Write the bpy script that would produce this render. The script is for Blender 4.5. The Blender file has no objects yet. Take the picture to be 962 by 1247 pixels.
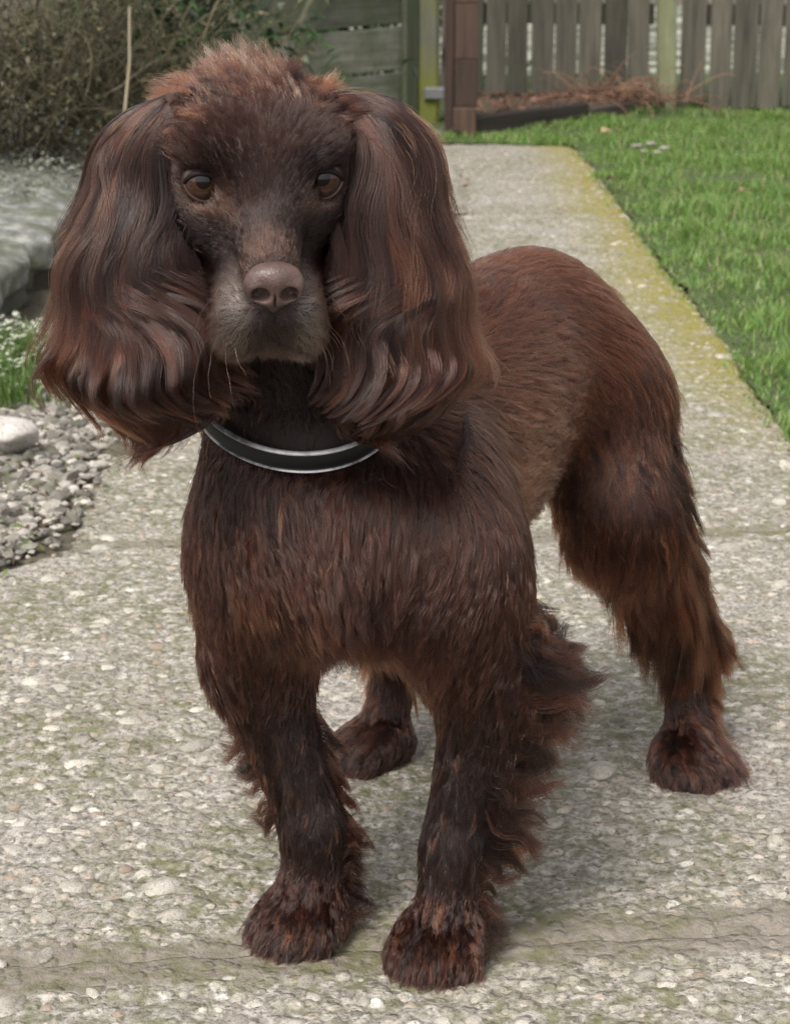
import bpy, bmesh, math, random, time
import numpy as np
from mathutils import Vector, Matrix

QUAL = 1.0
T0 = time.time()
SC = bpy.context.scene
COL = SC.collection
rng = np.random.default_rng(7)
random.seed(7)
R = math.radians

# ------------------------------------------------------------------ camera
CAM_H, PITCH, FPX, UC, VC = 0.741, 0.28, 2600.0, 481.0, 623.5
cam_d = bpy.data.cameras.new("camera")
cam = bpy.data.objects.new("camera", cam_d)
COL.objects.link(cam)
cam.location = (0, 0, CAM_H)
cam.rotation_euler = (math.pi / 2 - PITCH, 0, 0)
cam_d.sensor_fit = 'VERTICAL'
cam_d.sensor_height = 36.0
cam_d.lens = 36.0 * FPX / 1247.0
cam_d.clip_start = 0.05
cam_d.clip_end = 2000
cam_d.dof.use_dof = True
cam_d.dof.focus_distance = 1.40
cam_d.dof.aperture_fstop = 21
SC.camera = cam

# ------------------------------------------------------------------ world, sun, exposure
SUN_EL, SUN_AZ = R(54), R(-152)         # azimuth of the light source, measured from +y towards +x
w = bpy.data.worlds.new("World"); SC.world = w; w.use_nodes = True
nt = w.node_tree; nt.nodes.clear()
sky = nt.nodes.new("ShaderNodeTexSky"); sky.sky_type = 'NISHITA'; sky.sun_disc = False
sky.sun_elevation = SUN_EL; sky.sun_rotation = SUN_AZ
sky.air_density = 1.0; sky.dust_density = 3.0
hs = nt.nodes.new("ShaderNodeHueSaturation"); hs.inputs['Saturation'].default_value = 0.08
bg = nt.nodes.new("ShaderNodeBackground"); bg.inputs['Strength'].default_value = 0.095
wo = nt.nodes.new("ShaderNodeOutputWorld")
nt.links.new(sky.outputs[0], hs.inputs['Color']); nt.links.new(hs.outputs[0], bg.inputs['Color'])
nt.links.new(bg.outputs[0], wo.inputs['Surface'])
sun_d = bpy.data.lights.new("sun", 'SUN'); sun_d.energy = 1.4; sun_d.angle = R(20); sun_d.color = (1.0, 0.95, 0.88)
sun = bpy.data.objects.new("sun", sun_d); COL.objects.link(sun)
sdir = Vector((math.sin(SUN_AZ) * math.cos(SUN_EL), math.cos(SUN_AZ) * math.cos(SUN_EL), math.sin(SUN_EL)))
sun.rotation_euler = (-sdir).to_track_quat('-Z', 'Y').to_euler()
SC.view_settings.view_transform = 'Standard'
SC.view_settings.look = 'None'
SC.view_settings.exposure = 1.27
SC.view_settings.gamma = 1.0
SC.cycles_curves.shape = 'RIBBONS'
SC.cycles.use_denoising = True
SC.cycles.denoising_prefilter = 'NONE'
SC.cycles.max_bounces = 8
SC.cycles.transparent_max_bounces = 8

# ------------------------------------------------------------------ helpers
def P(u, v, Y):
    """point of the place seen at photo pixel (u, v), Y metres in front of the camera"""
    a, b = (u - UC) / FPX, -(v - VC) / FPX
    d = np.array([a, math.cos(PITCH) + b * math.sin(PITCH), -math.sin(PITCH) + b * math.cos(PITCH)])
    return np.array([0, 0, CAM_H]) + d * (Y / d[1])

def G(u, v, z=0.0):
    a, b = (u - UC) / FPX, -(v - VC) / FPX
    d = np.array([a, math.cos(PITCH) + b * math.sin(PITCH), -math.sin(PITCH) + b * math.cos(PITCH)])
    return np.array([0, 0, CAM_H]) + d * ((z - CAM_H) / d[2])

def proj(p):
    p = np.asarray(p, float) - np.array([0, 0, CAM_H])
    f = p[..., 1] * math.cos(PITCH) - p[..., 2] * math.sin(PITCH)
    up = p[..., 1] * math.sin(PITCH) + p[..., 2] * math.cos(PITCH)
    return UC + FPX * p[..., 0] / f, VC - FPX * up / f

def nrmz(a):
    a = np.asarray(a, float)
    return a / np.maximum(np.linalg.norm(a, axis=-1, keepdims=True), 1e-9)

def tag(o, label=None, cat=None, group=None, kind=None):
    if label: o['label'] = label
    if cat: o['category'] = cat
    if group: o['group'] = group
    if kind: o['kind'] = kind
    return o

def empty(name, loc=(0, 0, 0), parent=None):
    o = bpy.data.objects.new(name, None); COL.objects.link(o); o.location = loc
    o.empty_display_size = 0.05
    if parent: o.parent = parent
    return o

def mesh_obj(name, verts, faces, mat=None, parent=None, smooth=False):
    me = bpy.data.meshes.new(name)
    if isinstance(verts, np.ndarray): verts = verts.tolist()
    if isinstance(faces, np.ndarray): faces = faces.tolist()
    me.from_pydata(verts, [], faces)
    if smooth: me.polygons.foreach_set('use_smooth', [True] * len(me.polygons))
    if mat: me.materials.append(mat)
    me.update()
    o = bpy.data.objects.new(name, me); COL.objects.link(o)
    if parent: o.parent = parent
    return o

def mat_new(name):
    m = bpy.data.materials.new(name); m.use_nodes = True
    nt = m.node_tree
    b = nt.nodes['Principled BSDF']
    return m, nt, b

def N(nt, typ, **kw):
    n = nt.nodes.new(typ)
    for k, v in kw.items():
        if k in n.inputs: n.inputs[k].default_value = v
        else: setattr(n, k, v)
    return n

def ramp(nt, stops, src=None):
    r = nt.nodes.new('ShaderNodeValToRGB'); e = r.color_ramp.elements
    while len(e) < len(stops): e.new(0.5)
    for el, (p, c) in zip(e, stops):
        el.position = p; el.color = (*c, 1) if len(c) == 3 else c
    if src is not None: nt.links.new(src, r.inputs[0])
    return r

def coords(nt, kind='Object', scale=(1, 1, 1)):
    tc = nt.nodes.new('ShaderNodeTexCoord'); mp = nt.nodes.new('ShaderNodeMapping')
    mp.inputs['Scale'].default_value = scale
    nt.links.new(tc.outputs[kind], mp.inputs[0])
    return mp.outputs[0]

def world_pos(nt):
    return nt.nodes.new('ShaderNodeNewGeometry').outputs['Position']

def noise(nt, vec, scale, detail=4, rough=0.55, dist=0.0):
    n = N(nt, 'ShaderNodeTexNoise', Scale=scale, Detail=detail, Roughness=rough, Distortion=dist)
    nt.links.new(vec, n.inputs['Vector'])
    return n.outputs['Fac']

def mixc(nt, fac, a, b, mode='MIX'):
    m = nt.nodes.new('ShaderNodeMix'); m.data_type = 'RGBA'; m.blend_type = mode
    for s, x in ((m.inputs[0], fac), (m.inputs[6], a), (m.inputs[7], b)):
        if hasattr(x, 'is_output'): nt.links.new(x, s)
        elif isinstance(x, (tuple, list)): s.default_value = (*x, 1) if len(x) == 3 else x
        else: s.default_value = x
    return m.outputs[2]

def math_n(nt, op, a, b=0.0, clamp=False):
    m = nt.nodes.new('ShaderNodeMath'); m.operation = op; m.use_clamp = clamp
    for s, x in ((m.inputs[0], a), (m.inputs[1], b)):
        if hasattr(x, 'is_output'): nt.links.new(x, s)
        else: s.default_value = x
    return m.outputs[0]

def bump(nt, bsdf, h, strength=0.5, dist=0.01):
    b = nt.nodes.new('ShaderNodeBump'); b.inputs['Strength'].default_value = strength
    b.inputs['Distance'].default_value = dist
    nt.links.new(h, b.inputs['Height']); nt.links.new(b.outputs[0], bsdf.inputs['Normal'])
    return b

def vnoise(p, scale, seed=0):
    """cheap smooth vector noise made of sines"""
    r = np.random.default_rng(seed); out = np.zeros_like(p)
    for o in range(4):
        k = r.normal(size=(3, 3)) * scale * (1.0 + 0.6 * o); ph = r.uniform(0, 6.28, 3)
        out += np.sin(p @ k.T + ph) / (1 + 0.5 * o)
    return out / 2.2

def snoise(p, scale, seed=0):
    return vnoise(p, scale, seed)[..., 0]
def lerp(a, b, t): return a + (b - a) * np.clip(t, 0, 1)[:, None]
def sstep(x, a, b): t = np.clip((x - a) / (b - a), 0, 1); return t * t * (3 - 2 * t)
# ================================================================== THE DOG
# ground point between the front paws, forward axis, left axis (dog's left = picture right)
O0 = np.array([-0.012, 1.43, 0.0])
FW = nrmz([-0.374, -0.927, 0.0]); LF = np.array([-FW[1], FW[0], 0.0]); UPV = np.array([0, 0, 1.0])
def D(f, l, z): return O0 + f * FW + l * LF + np.array([0, 0, z])

EYE_R = P(250, 222, 1.297); EYE_L = P(392, 219, 1.307)
HE = (EYE_R + EYE_L) / 2
hr = nrmz(EYE_L - EYE_R)
hf = np.array([0.15, -math.cos(R(19)), -math.sin(R(19))]); hf = nrmz(hf - hr * (hf @ hr))
hu = np.cross(hr, hf); hu = hu if hu[2] > 0 else -hu
HM = np.array([hr, hf, hu])
def H(r, f, u): return HE + r * hr + f * hf + u * hu
def HL(p): return (p - HE) @ HM.T
DM = np.array([FW, LF, UPV])

class Prim: pass
PR = []
def cone(A, ra, B, rb, k=0.03, flow=None, ln=0.015, lift=0.25, col='body', grp='body'):
    q = Prim(); q.t = 'c'; q.A, q.B, q.ra, q.rb, q.k = np.array(A, float), np.array(B, float), ra, rb, k
    q.flow = nrmz(q.B - q.A) if flow is None else nrmz(flow)
    q.ln, q.lift, q.col, q.grp = ln, lift, col, grp
    q.lo = np.minimum(q.A - ra, q.B - rb); q.hi = np.maximum(q.A + ra, q.B + rb)
    PR.append(q); return q
def ell(C, rad, M, k=0.03, flow=None, ln=0.015, lift=0.25, col='body', grp='body'):
    q = Prim(); q.t = 'e'; q.C, q.r, q.M, q.k = np.array(C, float), np.array(rad, float), np.array(M, float), k
    q.flow = nrmz(-FW) if flow is None else nrmz(flow)
    q.ln, q.lift, q.col, q.grp = ln, lift, col, grp
    ext = np.abs(q.M.T) @ q.r
    q.lo, q.hi = q.C - ext, q.C + ext
    PR.append(q); return q
def sd(q, p):
    if q.t == 'c':
        ba = q.B - q.A; t = np.clip(((p - q.A) @ ba) / (ba @ ba), 0, 1)
        return np.linalg.norm(p - q.A - t[..., None] * ba, axis=-1) - (q.ra + (q.rb - q.ra) * t)
    l = (p - q.C) @ q.M.T
    k0 = np.linalg.norm(l / q.r, axis=-1); k1 = np.linalg.norm(l / (q.r ** 2), axis=-1)
    return k0 * (k0 - 1) / np.maximum(k1, 1e-6)

BACK = nrmz(-FW + np.array([0, 0, -0.25])); DOWN = np.array([0, 0, -1.0])
# ---- trunk
ell(D(-.115, -.008, .348), (.135, .079, .100), DM, .04, flow=BACK, ln=.020)
ell(D(.030, -.016, .330), (.070, .076, .072), DM, .05, flow=DOWN + .2 * LF, ln=.028, lift=.35)
ell(D(-.24, 0, .378), (.130, .074, .084), DM, .05, flow=BACK, ln=.022)
ell(D(-.335, 0, .378), (.080, .070, .082), DM, .05, flow=BACK + .6 * DOWN, ln=.024)
for s, q_ in ((-1, -.078), (1, .050)):
    ell(D(-.005, q_, .312), (.058, .040, .088), DM, .04, flow=DOWN - .5 * FW, ln=.022)
# ---- neck
cone(H(-.004, -.085, -.020), .050, D(.015, -.040, .365), .068, .035, flow=DOWN - .15 * FW, ln=.020, lift=.15, col='throat')
# ---- front legs
LEG = {}
def foreleg(side, sh, el, wr, paw, toe):
    cone(sh, .046, el, .031, .045, flow=DOWN, ln=.020)
    cone(el, .030, wr, .0200, .03, flow=DOWN, ln=.009, lift=.10, grp='leg')
    cone(wr, .0200, paw + np.array([0, 0, .026]), .0210, .015, flow=DOWN, ln=.007, lift=.12, grp='leg')
    make_paw(paw, toe, .031)
    LEG[side] = (sh, el, wr, paw)
def make_paw(c, toe, wd):
    toe = nrmz(toe); sdv = np.array([-toe[1], toe[0], 0])
    M = np.array([toe, sdv, UPV])
    ell(c + toe * .004 + UPV * .017, (.034, wd, .018), M, .012, flow=toe + .5 * DOWN, ln=.014, lift=.3, grp='paw')
    for i, o in enumerate((-1.5, -.5, .5, 1.5)):
        fo = .035 if abs(o) < 1 else .026
        a = c + toe * .006 + sdv * o * .0115 + UPV * .024
        b = c + toe * fo + sdv * o * .0145 + UPV * .0135
        cone(a, .012, b, .0115, .008, flow=toe + .9 * DOWN, ln=.016, lift=.35, grp='paw')
foreleg('R', D(.02, -.080, .300), D(.012, -.091, .215), D(.004, -.050, .085), D(.004, -.0525, 0), FW + .12 * LF * -1)
foreleg('L', D(.015, .062, .300), D(-.015, .080, .215), D(-.002, .058, .085), D(.004, .0535, 0), FW + .05 * LF)
# ---- hind legs
def hindleg(side, hip, st, ho, ps, paw, toe, s):
    cone(hip, .056, st, .037, .05, flow=DOWN - .28 * FW, ln=.030, lift=.25)
    cone(st, .039, ho, .022, .04, flow=DOWN - .45 * FW, ln=.026, lift=.25)
    cone(ho, .0190, ps, .0165, .02, flow=DOWN, ln=.007, lift=.1, grp='leg')
    make_paw(paw, toe, .029)
    LEG['h' + side] = (hip, st, ho, ps, paw)
hindleg('L', D(-.338, .060, .345), D(-.308, .090, .255), D(-.425, .122, .112), D(-.405, .126, .03), D(-.398, .128, 0), FW + .55 * LF, 1)
hindleg('R', D(-.320, -.060, .345), D(-.235, -.100, .245), D(-.345, -.124, .112), D(-.327, -.127, .03), D(-.320, -.128, 0), FW - .75 * LF, -1)
# ---- tail (docked, held down behind the rump)
cone(D(-.405, 0, .400), .020, D(-.455, 0, .320), .013, .02, flow=DOWN, ln=.03)
# ---- head
BK = -hf
ell(H(0, -.048, -.012), (.055, .062, .047), HM, .02, flow=hu + .9 * BK, ln=.012, col='head', grp='head')
ell(H(0, -.020, .003), (.042, .036, .031), HM, .02, flow=hu + .25 * BK, ln=.010, col='head', grp='head')
for s in (-1, 1):
    ell(H(s * .031, -.010, .017), (.019, .018, .0135), HM, .015, flow=.5 * hu + s * .8 * hr, ln=.008, col='head', grp='face')
    ell(H(s * .037, -.040, -.030), (.024, .040, .038), HM, .02, flow=BK + .5 * s * hr - .4 * hu, ln=.012, col='head', grp='face')
    ell(H(s * .026, -.004, -.020), (.018, .020, .016), HM, .015, flow=s * .8 * hr + .6 * BK - .2 * hu, ln=.006, col='head', grp='face')
    cone(H(s * .0125, .002, -.050), .0205, H(s * .0135, .052, -.0620), .0178, .020, flow=.8 * BK + s * .5 * hr - .5 * hu, ln=.007, col='muzzle', grp='face')
    ell(H(s * .0195, .040, -.077), (.0155, .027, .0170), HM, .010, flow=-hu + s * .3 * hr + .2 * BK, ln=.009, col='muzzle', grp='face')
cone(H(0, -.004, -.003), .0215, H(0, .058, -.0290), .0160, .018, flow=BK + .35 * hu, ln=.006, col='head', grp='face')
ell(H(0, .036, -.078), (.019, .026, .014), HM, .008, flow=-hu + .3 * BK, ln=.009, col='muzzle', grp='face')
cone(H(0, .03, -.062), .022, H(0, -.05, -.055), .030, .015, flow=BK - .4 * hu, ln=.012, col='throat', grp='face')

CUTS = [(EYE_R, 1), (EYE_L, 1)]
EYE_RAD = .0134
EC = []
for s, e in ((-1, EYE_R), (1, EYE_L)):
    EC.append(H(s * .0362, -.0040, -.001))

def smin(a, b, k):
    h = np.maximum(k - np.abs(a - b), 0) / k
    return np.minimum(a, b) - h * h * k * .25

VOX = 0.003
LO = np.min([q.lo for q in PR], axis=0) - .03; HI = np.max([q.hi for q in PR], axis=0) + .03
NX = np.ceil((HI - LO) / VOX).astype(int) + 1
def build_sdf(prims, lo, n, vox):
    g = np.full(n, 1.0, np.float32)
    for q in prims:
        pad = q.k + .02
        i0 = np.clip(np.floor((q.lo - pad - lo) / vox).astype(int), 0, n); i1 = np.clip(np.ceil((q.hi + pad - lo) / vox).astype(int) + 1, 0, n)
        ax = [lo[a] + vox * np.arange(i0[a], i1[a]) for a in range(3)]
        X = np.stack(np.meshgrid(*ax, indexing='ij'), -1)
        d = sd(q, X).astype(np.float32)
        sl = tuple(slice(i0[a], i1[a]) for a in range(3))
        g[sl] = smin(g[sl], d, q.k)
    return g
def carve(g, lo, vox, c, M, rad, k):
    n = np.array(g.shape); pad = max(rad) + .02
    i0 = np.clip(np.floor((c - pad - lo) / vox).astype(int), 0, n); i1 = np.clip(np.ceil((c + pad - lo) / vox).astype(int), 0, n)
    ax = [lo[a] + vox * np.arange(i0[a], i1[a]) for a in range(3)]
    X = np.stack(np.meshgrid(*ax, indexing='ij'), -1)
    q = Prim(); q.t = 'e'; q.C, q.r, q.M = c, np.array(rad), M
    d = sd(q, X).astype(np.float32)
    sl = tuple(slice(i0[a], i1[a]) for a in range(3))
    g[sl] = -smin(-g[sl], d, k)
def surface(g, lo, vox):
    import openvdb
    gr = openvdb.FloatGrid(1.0); gr.copyFromArray(np.ascontiguousarray(g))
    pts, quads = gr.convertToQuads(isovalue=0.0)
    return pts * vox + lo, quads[:, ::-1] if False else quads
SDF = build_sdf(PR, LO, NX, VOX)
for e in EC: carve(SDF, LO, VOX, e + hf * .007, HM, (.0128, .011, .0118), .005)
# mouth crease and the groove under the nose
def grid_at(g, p, lo=LO, vox=VOX):
    q = (p - lo) / vox; n = np.array(g.shape)
    i = np.clip(np.floor(q).astype(int), 0, n - 2); f = np.clip(q - i, 0, 1)
    i0, i1, i2 = i[..., 0], i[..., 1], i[..., 2]; fx, fy, fz = f[..., 0], f[..., 1], f[..., 2]
    c00 = g[i0, i1, i2] * (1 - fx) + g[i0 + 1, i1, i2] * fx; c10 = g[i0, i1 + 1, i2] * (1 - fx) + g[i0 + 1, i1 + 1, i2] * fx
    c01 = g[i0, i1, i2 + 1] * (1 - fx) + g[i0 + 1, i1, i2 + 1] * fx; c11 = g[i0, i1 + 1, i2 + 1] * (1 - fx) + g[i0 + 1, i1 + 1, i2 + 1] * fx
    return (c00 * (1 - fy) + c10 * fy) * (1 - fz) + (c01 * (1 - fy) + c11 * fy) * fz
def grad_at(g, p, lo=LO, vox=VOX, h=.003):
    out = np.empty_like(p)
    for a in range(3):
        e = np.zeros(3); e[a] = h
        out[..., a] = grid_at(g, p + e, lo, vox) - grid_at(g, p - e, lo, vox)
    return nrmz(out)
print('sdf', time.time() - T0, NX)

# ---- where the collar lies, and the furrow it presses into the coat
def fit_collar():
    c = P(343, 488, 1.405); m = nrmz(np.array([.02, .50, -1.0])); e1 = nrmz(np.cross(m, [0, 1, 0])); e1 = e1 if e1[0] > 0 else -e1
    e2 = np.cross(m, e1); e2 = e2 if e2[1] < 0 else -e2
    ns = 72; rad = []
    for i in range(ns):
        a = 2 * math.pi * i / ns; d = e1 * math.cos(a) + e2 * math.sin(a)
        t = np.arange(.02, .16, .001); s_ = grid_at(SDF, c + t[:, None] * d); j = np.argmax(s_ > 0)
        rad.append(t[j] if s_[j] > 0 else .14)
    rad = np.clip(np.array(rad) + .006, .054, .076); fr = np.fft.rfft(rad); fr[4:] = 0; rad = np.fft.irfft(fr, ns)
    return c, m, e1, e2, rad, ns
FIT = fit_collar()
def furrow():
    c, m, e1, e2, rad, ns = FIT; pad = .14
    i0 = np.clip(((c - pad - LO) / VOX).astype(int), 0, NX); i1 = np.clip(((c + pad - LO) / VOX).astype(int), 0, NX)
    X = np.stack(np.meshgrid(*[LO[a] + VOX * np.arange(i0[a], i1[a]) for a in range(3)], indexing='ij'), -1) - c
    h = X @ m; x, y = X @ e1, X @ e2; r = np.hypot(x, y); th = np.mod(np.arctan2(y, x), 2 * math.pi)
    rr = np.interp(th, 2 * math.pi * np.arange(ns + 1) / ns, np.append(rad, rad[0]))
    cut = np.maximum(np.maximum(np.abs(h) - .0105 - .35 * np.maximum(r - rr, 0), rr - .0035 - r), r - rr - .045)
    sl = tuple(slice(i0[a], i1[a]) for a in range(3)); SDF[sl] = -smin(-SDF[sl], cut.astype(np.float32), .008)
furrow()
dog = empty('dog', tuple(O0))
tag(dog, 'chocolate brown spaniel with long wavy ears standing on the path and looking up', 'dog')
V, Q = surface(SDF, LO, VOX)
print('verts', len(V), time.time() - T0)
def skin_mat():
    m, nt, b = mat_new('dog_skin'); b.inputs['Base Color'].default_value = (.020, .010, .008, 1)
    b.inputs['Roughness'].default_value = .7
    return m
M_SKIN = skin_mat()
def parent_keep(o, par):
    o.parent = par; o.matrix_parent_inverse = Matrix.Translation(-Vector(world_loc(par)))
def world_loc(o):
    v = Vector((0, 0, 0))
    while o is not None: v += o.location; o = o.parent
    return v
def child(name, verts, faces, mat, par, smooth=True):
    """a part whose mesh is written in coordinates about the thing's base"""
    return mesh_obj(name, np.asarray(verts) - O0, faces, mat, par, smooth)
body = child('body', V, Q, M_SKIN, dog)

# ---- eyes
def eye_mats():
    m1, nt, b = mat_new('eye_white'); b.inputs['Base Color'].default_value = (.05, .03, .025, 1)
    m2, nt2, b2 = mat_new('iris'); p = coords(nt2, 'Object')
    n1 = noise(nt2, p, 700., 3)
    r = ramp(nt2, [(.3, (.022, .010, .006)), (.7, (.066, .029, .015))], n1); nt2.links.new(r.outputs[0], b2.inputs['Base Color'])
    m3, nt3, b3 = mat_new('pupil'); b3.inputs['Base Color'].default_value = (.004, .003, .003, 1)
    for x in (b, b2, b3):
        x.inputs['Roughness'].default_value = .06; x.inputs['Coat Weight'].default_value = .05; x.inputs['Specular IOR Level'].default_value = .36; x.inputs['Coat Roughness'].default_value = .02
    m4, nt4, b4 = mat_new('eyelid_skin'); b4.inputs['Base Color'].default_value = (.010, .006, .005, 1); b4.inputs['Roughness'].default_value = .65; b4.inputs['Specular IOR Level'].default_value = .2
    m5, nt5, b5 = mat_new('lower_eyelid_skin'); b5.inputs['Base Color'].default_value = (.055, .028, .021, 1); b5.inputs['Roughness'].default_value = .6; b5.inputs['Specular IOR Level'].default_value = .25
    return m1, m2, m3, m4, m5
M_EYE, M_IRIS, M_PUPIL, M_LID, M_LOWLID = eye_mats()
def cap(c, ax, rad, a0, a1, nr=8, ns=32):
    """ring-shaped piece of a sphere between two polar angles"""
    ax = nrmz(ax); t1 = nrmz(np.cross(ax, UPV)); t2 = np.cross(t1, ax)
    vs, fs = [], []
    for i in range(nr + 1):
        a = a0 + (a1 - a0) * i / nr
        for j in range(ns):
            b = 2 * math.pi * j / ns
            vs.append(c + rad * (ax * math.cos(a) + math.sin(a) * (t1 * math.cos(b) + t2 * math.sin(b))))
    for i in range(nr):
        for j in range(ns):
            fs.append((i * ns + j, i * ns + (j + 1) % ns, (i + 1) * ns + (j + 1) % ns, (i + 1) * ns + j))
    return vs, fs
for e, s in zip(EC, (-1, 1)):
    gz = nrmz(np.array([0, 0, CAM_H]) - e)
    v, f = cap(e, gz, EYE_RAD, .001, math.pi - .001, 20, 32)
    eye = child('eye', v, f, M_EYE, dog)
    v, f = cap(e, gz, EYE_RAD * 1.012, R(18), R(40)); child('iris', v, f, M_IRIS, eye)
    v, f = cap(e, gz, EYE_RAD * 1.016, .001, R(21)); child('pupil', v, f, M_PUPIL, eye)
    # lids: two tapering rolls along an almond on the ball
    ax = nrmz(hf * .9 + gz * .5 + s * .10 * hr); t1 = nrmz(np.cross(UPV, ax)); t1 = t1 if t1 @ hr > 0 else -t1; t2 = np.cross(ax, t1); t2 = t2 if t2[2] > 0 else -t2
    for nm, mt, vmax, thick in (('upper_eyelid', M_LID, 35, .0016), ('lower_eyelid', M_LOWLID, -44, .0011)):
        path = []
        for i in range(25):
            x = -1 + 2 * i / 24
            ha = R(58) * x; va = R(vmax * 1.05) * (1 - abs(x) ** 2.2) + R(-4) * x * s * -1
            d = nrmz(ax * math.cos(ha) * math.cos(va) + t1 * math.sin(ha) * math.cos(va) + t2 * math.sin(va))
            path.append((e + d * EYE_RAD * 1.03, d))
        vs, fs = [], []
        for i, (pt, d) in enumerate(path):
            tg = nrmz(path[min(i + 1, 24)][0] - path[max(i - 1, 0)][0]); b = np.cross(tg, d)
            th = thick * (.55 + .45 * (1 - abs(-1 + 2 * i / 24) ** 2))
            for j in range(10):
                a = 2 * math.pi * j / 10; vs.append(pt + th * (d * math.cos(a) + 1.3 * b * math.sin(a)))
        for i in range(24):
            for j in range(10): fs.append((i * 10 + j, i * 10 + (j + 1) % 10, (i + 1) * 10 + (j + 1) % 10, (i + 1) * 10 + j))
        child(nm, vs, fs, mt, eye)

# ---- nose
def build_nose():
    keep = PR[:]; PR.clear()
    ell(H(0, .0745, -.0285), (.0165, .0110, .0110), HM, .006)
    ell(H(0, .0755, -.0225), (.0155, .0080, .0060), HM, .006)
    for s in (-1, 1): ell(H(s * .0125, .0765, -.0315), (.0072, .0085, .0088), HM, .004)
    ell(H(0, .0765, -.0385), (.0105, .0085, .0065), HM, .006)
    ell(H(0, .0730, -.0450), (.0040, .0060, .0060), HM, .005)
    pr = PR[:]; PR.clear(); PR.extend(keep)
    nc = H(0, .070, -.0310)
    for q in pr: q.C = nc + (q.C - nc) * .92; q.r = q.r * .92; q.lo = nc + (q.lo - nc) * .92; q.hi = nc + (q.hi - nc) * .92
    vox = .0006; lo = np.min([q.lo for q in pr], axis=0) - .008; hi = np.max([q.hi for q in pr], axis=0) + .008
    g = build_sdf(pr, lo, np.ceil((hi - lo) / vox).astype(int) + 1, vox)
    for s in (-1, 1):
        a = R(20) * s; M = np.array([hr * math.cos(a) + hu * math.sin(a), hf, -hr * math.sin(a) + hu * math.cos(a)])
        carve(g, lo, vox, H(s * .0085, .0845, -.0333), M, (.0056, .0110, .0050), .0022)
        carve(g, lo, vox, H(s * .0130, .0828, -.0370), np.array([hr * math.cos(a) - hu * math.sin(a), hf, hr * math.sin(a) + hu * math.cos(a)]), (.0055, .0080, .0013), .0015)
    carve(g, lo, vox, H(0, .0855, -.0420), HM, (.0008, .0060, .0100), .0016)
    v, q = surface(g, lo, vox)
    m, nt, b = mat_new('nose_leather'); p = coords(nt, 'Object')
    n1 = noise(nt, p, 60., 3); r = ramp(nt, [(.35, (.060, .034, .029)), (.65, (.118, .074, .064))], n1)
    nt.links.new(r.outputs[0], b.inputs['Base Color']); b.inputs['Roughness'].default_value = .46
    vo = N(nt, 'ShaderNodeTexVoronoi', Scale=650.); nt.links.new(p, vo.inputs['Vector'])
    bump(nt, b, vo.outputs['Distance'], .35, .0007)
    return child('nose', v, q, m, dog)
nose = build_nose()

# ---- collar: dark webbing with a pale reflective edge above and below
def build_collar():
    c, m, e1, e2, rad, ns = FIT
    print('collar radius', np.round(rad[::9], 3))
    def ring(h0, h1, o, th, nm, mat, par):
        prof = [(h0, o), (h0 + .2 * (h1 - h0), o + th), (h1 - .2 * (h1 - h0), o + th), (h1, o), (h1, o - .0015), (h0, o - .0015)]
        vs, fs = [], []; k = len(prof)
        for i in range(ns):
            a = 2 * math.pi * i / ns; d = e1 * math.cos(a) + e2 * math.sin(a)
            for hh, oo in prof: vs.append(c + d * (rad[i] + oo) + m * hh)
        for i in range(ns):
            for j in range(k): fs.append((i * k + j, i * k + (j + 1) % k, ((i + 1) % ns) * k + (j + 1) % k, ((i + 1) % ns) * k + j))
        return child(nm, vs, fs, mat, par)
    mw, nt, b = mat_new('collar_webbing'); p = coords(nt, 'Object'); wv = N(nt, 'ShaderNodeTexWave', Scale=420., Distortion=1.0); nt.links.new(p, wv.inputs['Vector'])
    b.inputs['Base Color'].default_value = (.0045, .005, .007, 1); b.inputs['Roughness'].default_value = .55; bump(nt, b, wv.outputs['Fac'], .4, .0006)
    mt, nt2, b2 = mat_new('collar_reflective_edge'); p = coords(nt2, 'Object'); r = ramp(nt2, [(.38, (.14, .14, .145)), (.56, (.72, .72, .73))], noise(nt2, p, 28., 5, .7)); nt2.links.new(r.outputs[0], b2.inputs['Base Color'])
    b2.inputs['Roughness'].default_value = .35; b2.inputs['Metallic'].default_value = .15
    col = ring(-.0075, .0080, 0, .0016, 'collar', mw, dog)
    ring(-.0086, -.0064, .0006, .0016, 'reflective_edge', mt, col); ring(.0072, .0085, .0006, .0014, 'reflective_edge', mt, col)
    return c, m, e1, e2, rad
COLLAR = build_collar()
# ================================================================== FUR
def hair_mat(name, rough=.20, radial=.34, coat=0.0, melt=.10):
    m = bpy.data.materials.new(name); m.use_nodes = True; nt = m.node_tree; nt.nodes.clear()
    h = nt.nodes.new('ShaderNodeBsdfHairPrincipled'); h.model = 'CHIANG'; h.parametrization = 'COLOR'
    h.inputs['Roughness'].default_value = rough; h.inputs['Radial Roughness'].default_value = radial
    h.inputs['Coat'].default_value = coat; h.inputs['IOR'].default_value = 1.48
    h.inputs['Random Roughness'].default_value = .25
    a = nt.nodes.new('ShaderNodeAttribute'); a.attribute_name = 'tint'
    hi = nt.nodes.new('ShaderNodeHairInfo')
    mp = N(nt, 'ShaderNodeMapRange'); mp.inputs['To Min'].default_value = 1 - melt * 1.6; mp.inputs['To Max'].default_value = 1 + melt * 1.6
    nt.links.new(hi.outputs['Random'], mp.inputs['Value'])
    mm = nt.nodes.new('ShaderNodeVectorMath'); mm.operation = 'SCALE'
    nt.links.new(a.outputs['Color'], mm.inputs[0]); nt.links.new(mp.outputs[0], mm.inputs['Scale'])
    nt.links.new(mm.outputs[0], h.inputs['Color'])
    o = nt.nodes.new('ShaderNodeOutputMaterial'); nt.links.new(h.outputs[0], o.inputs[0])
    return m
M_HAIR = hair_mat('dog_hair')
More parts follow.
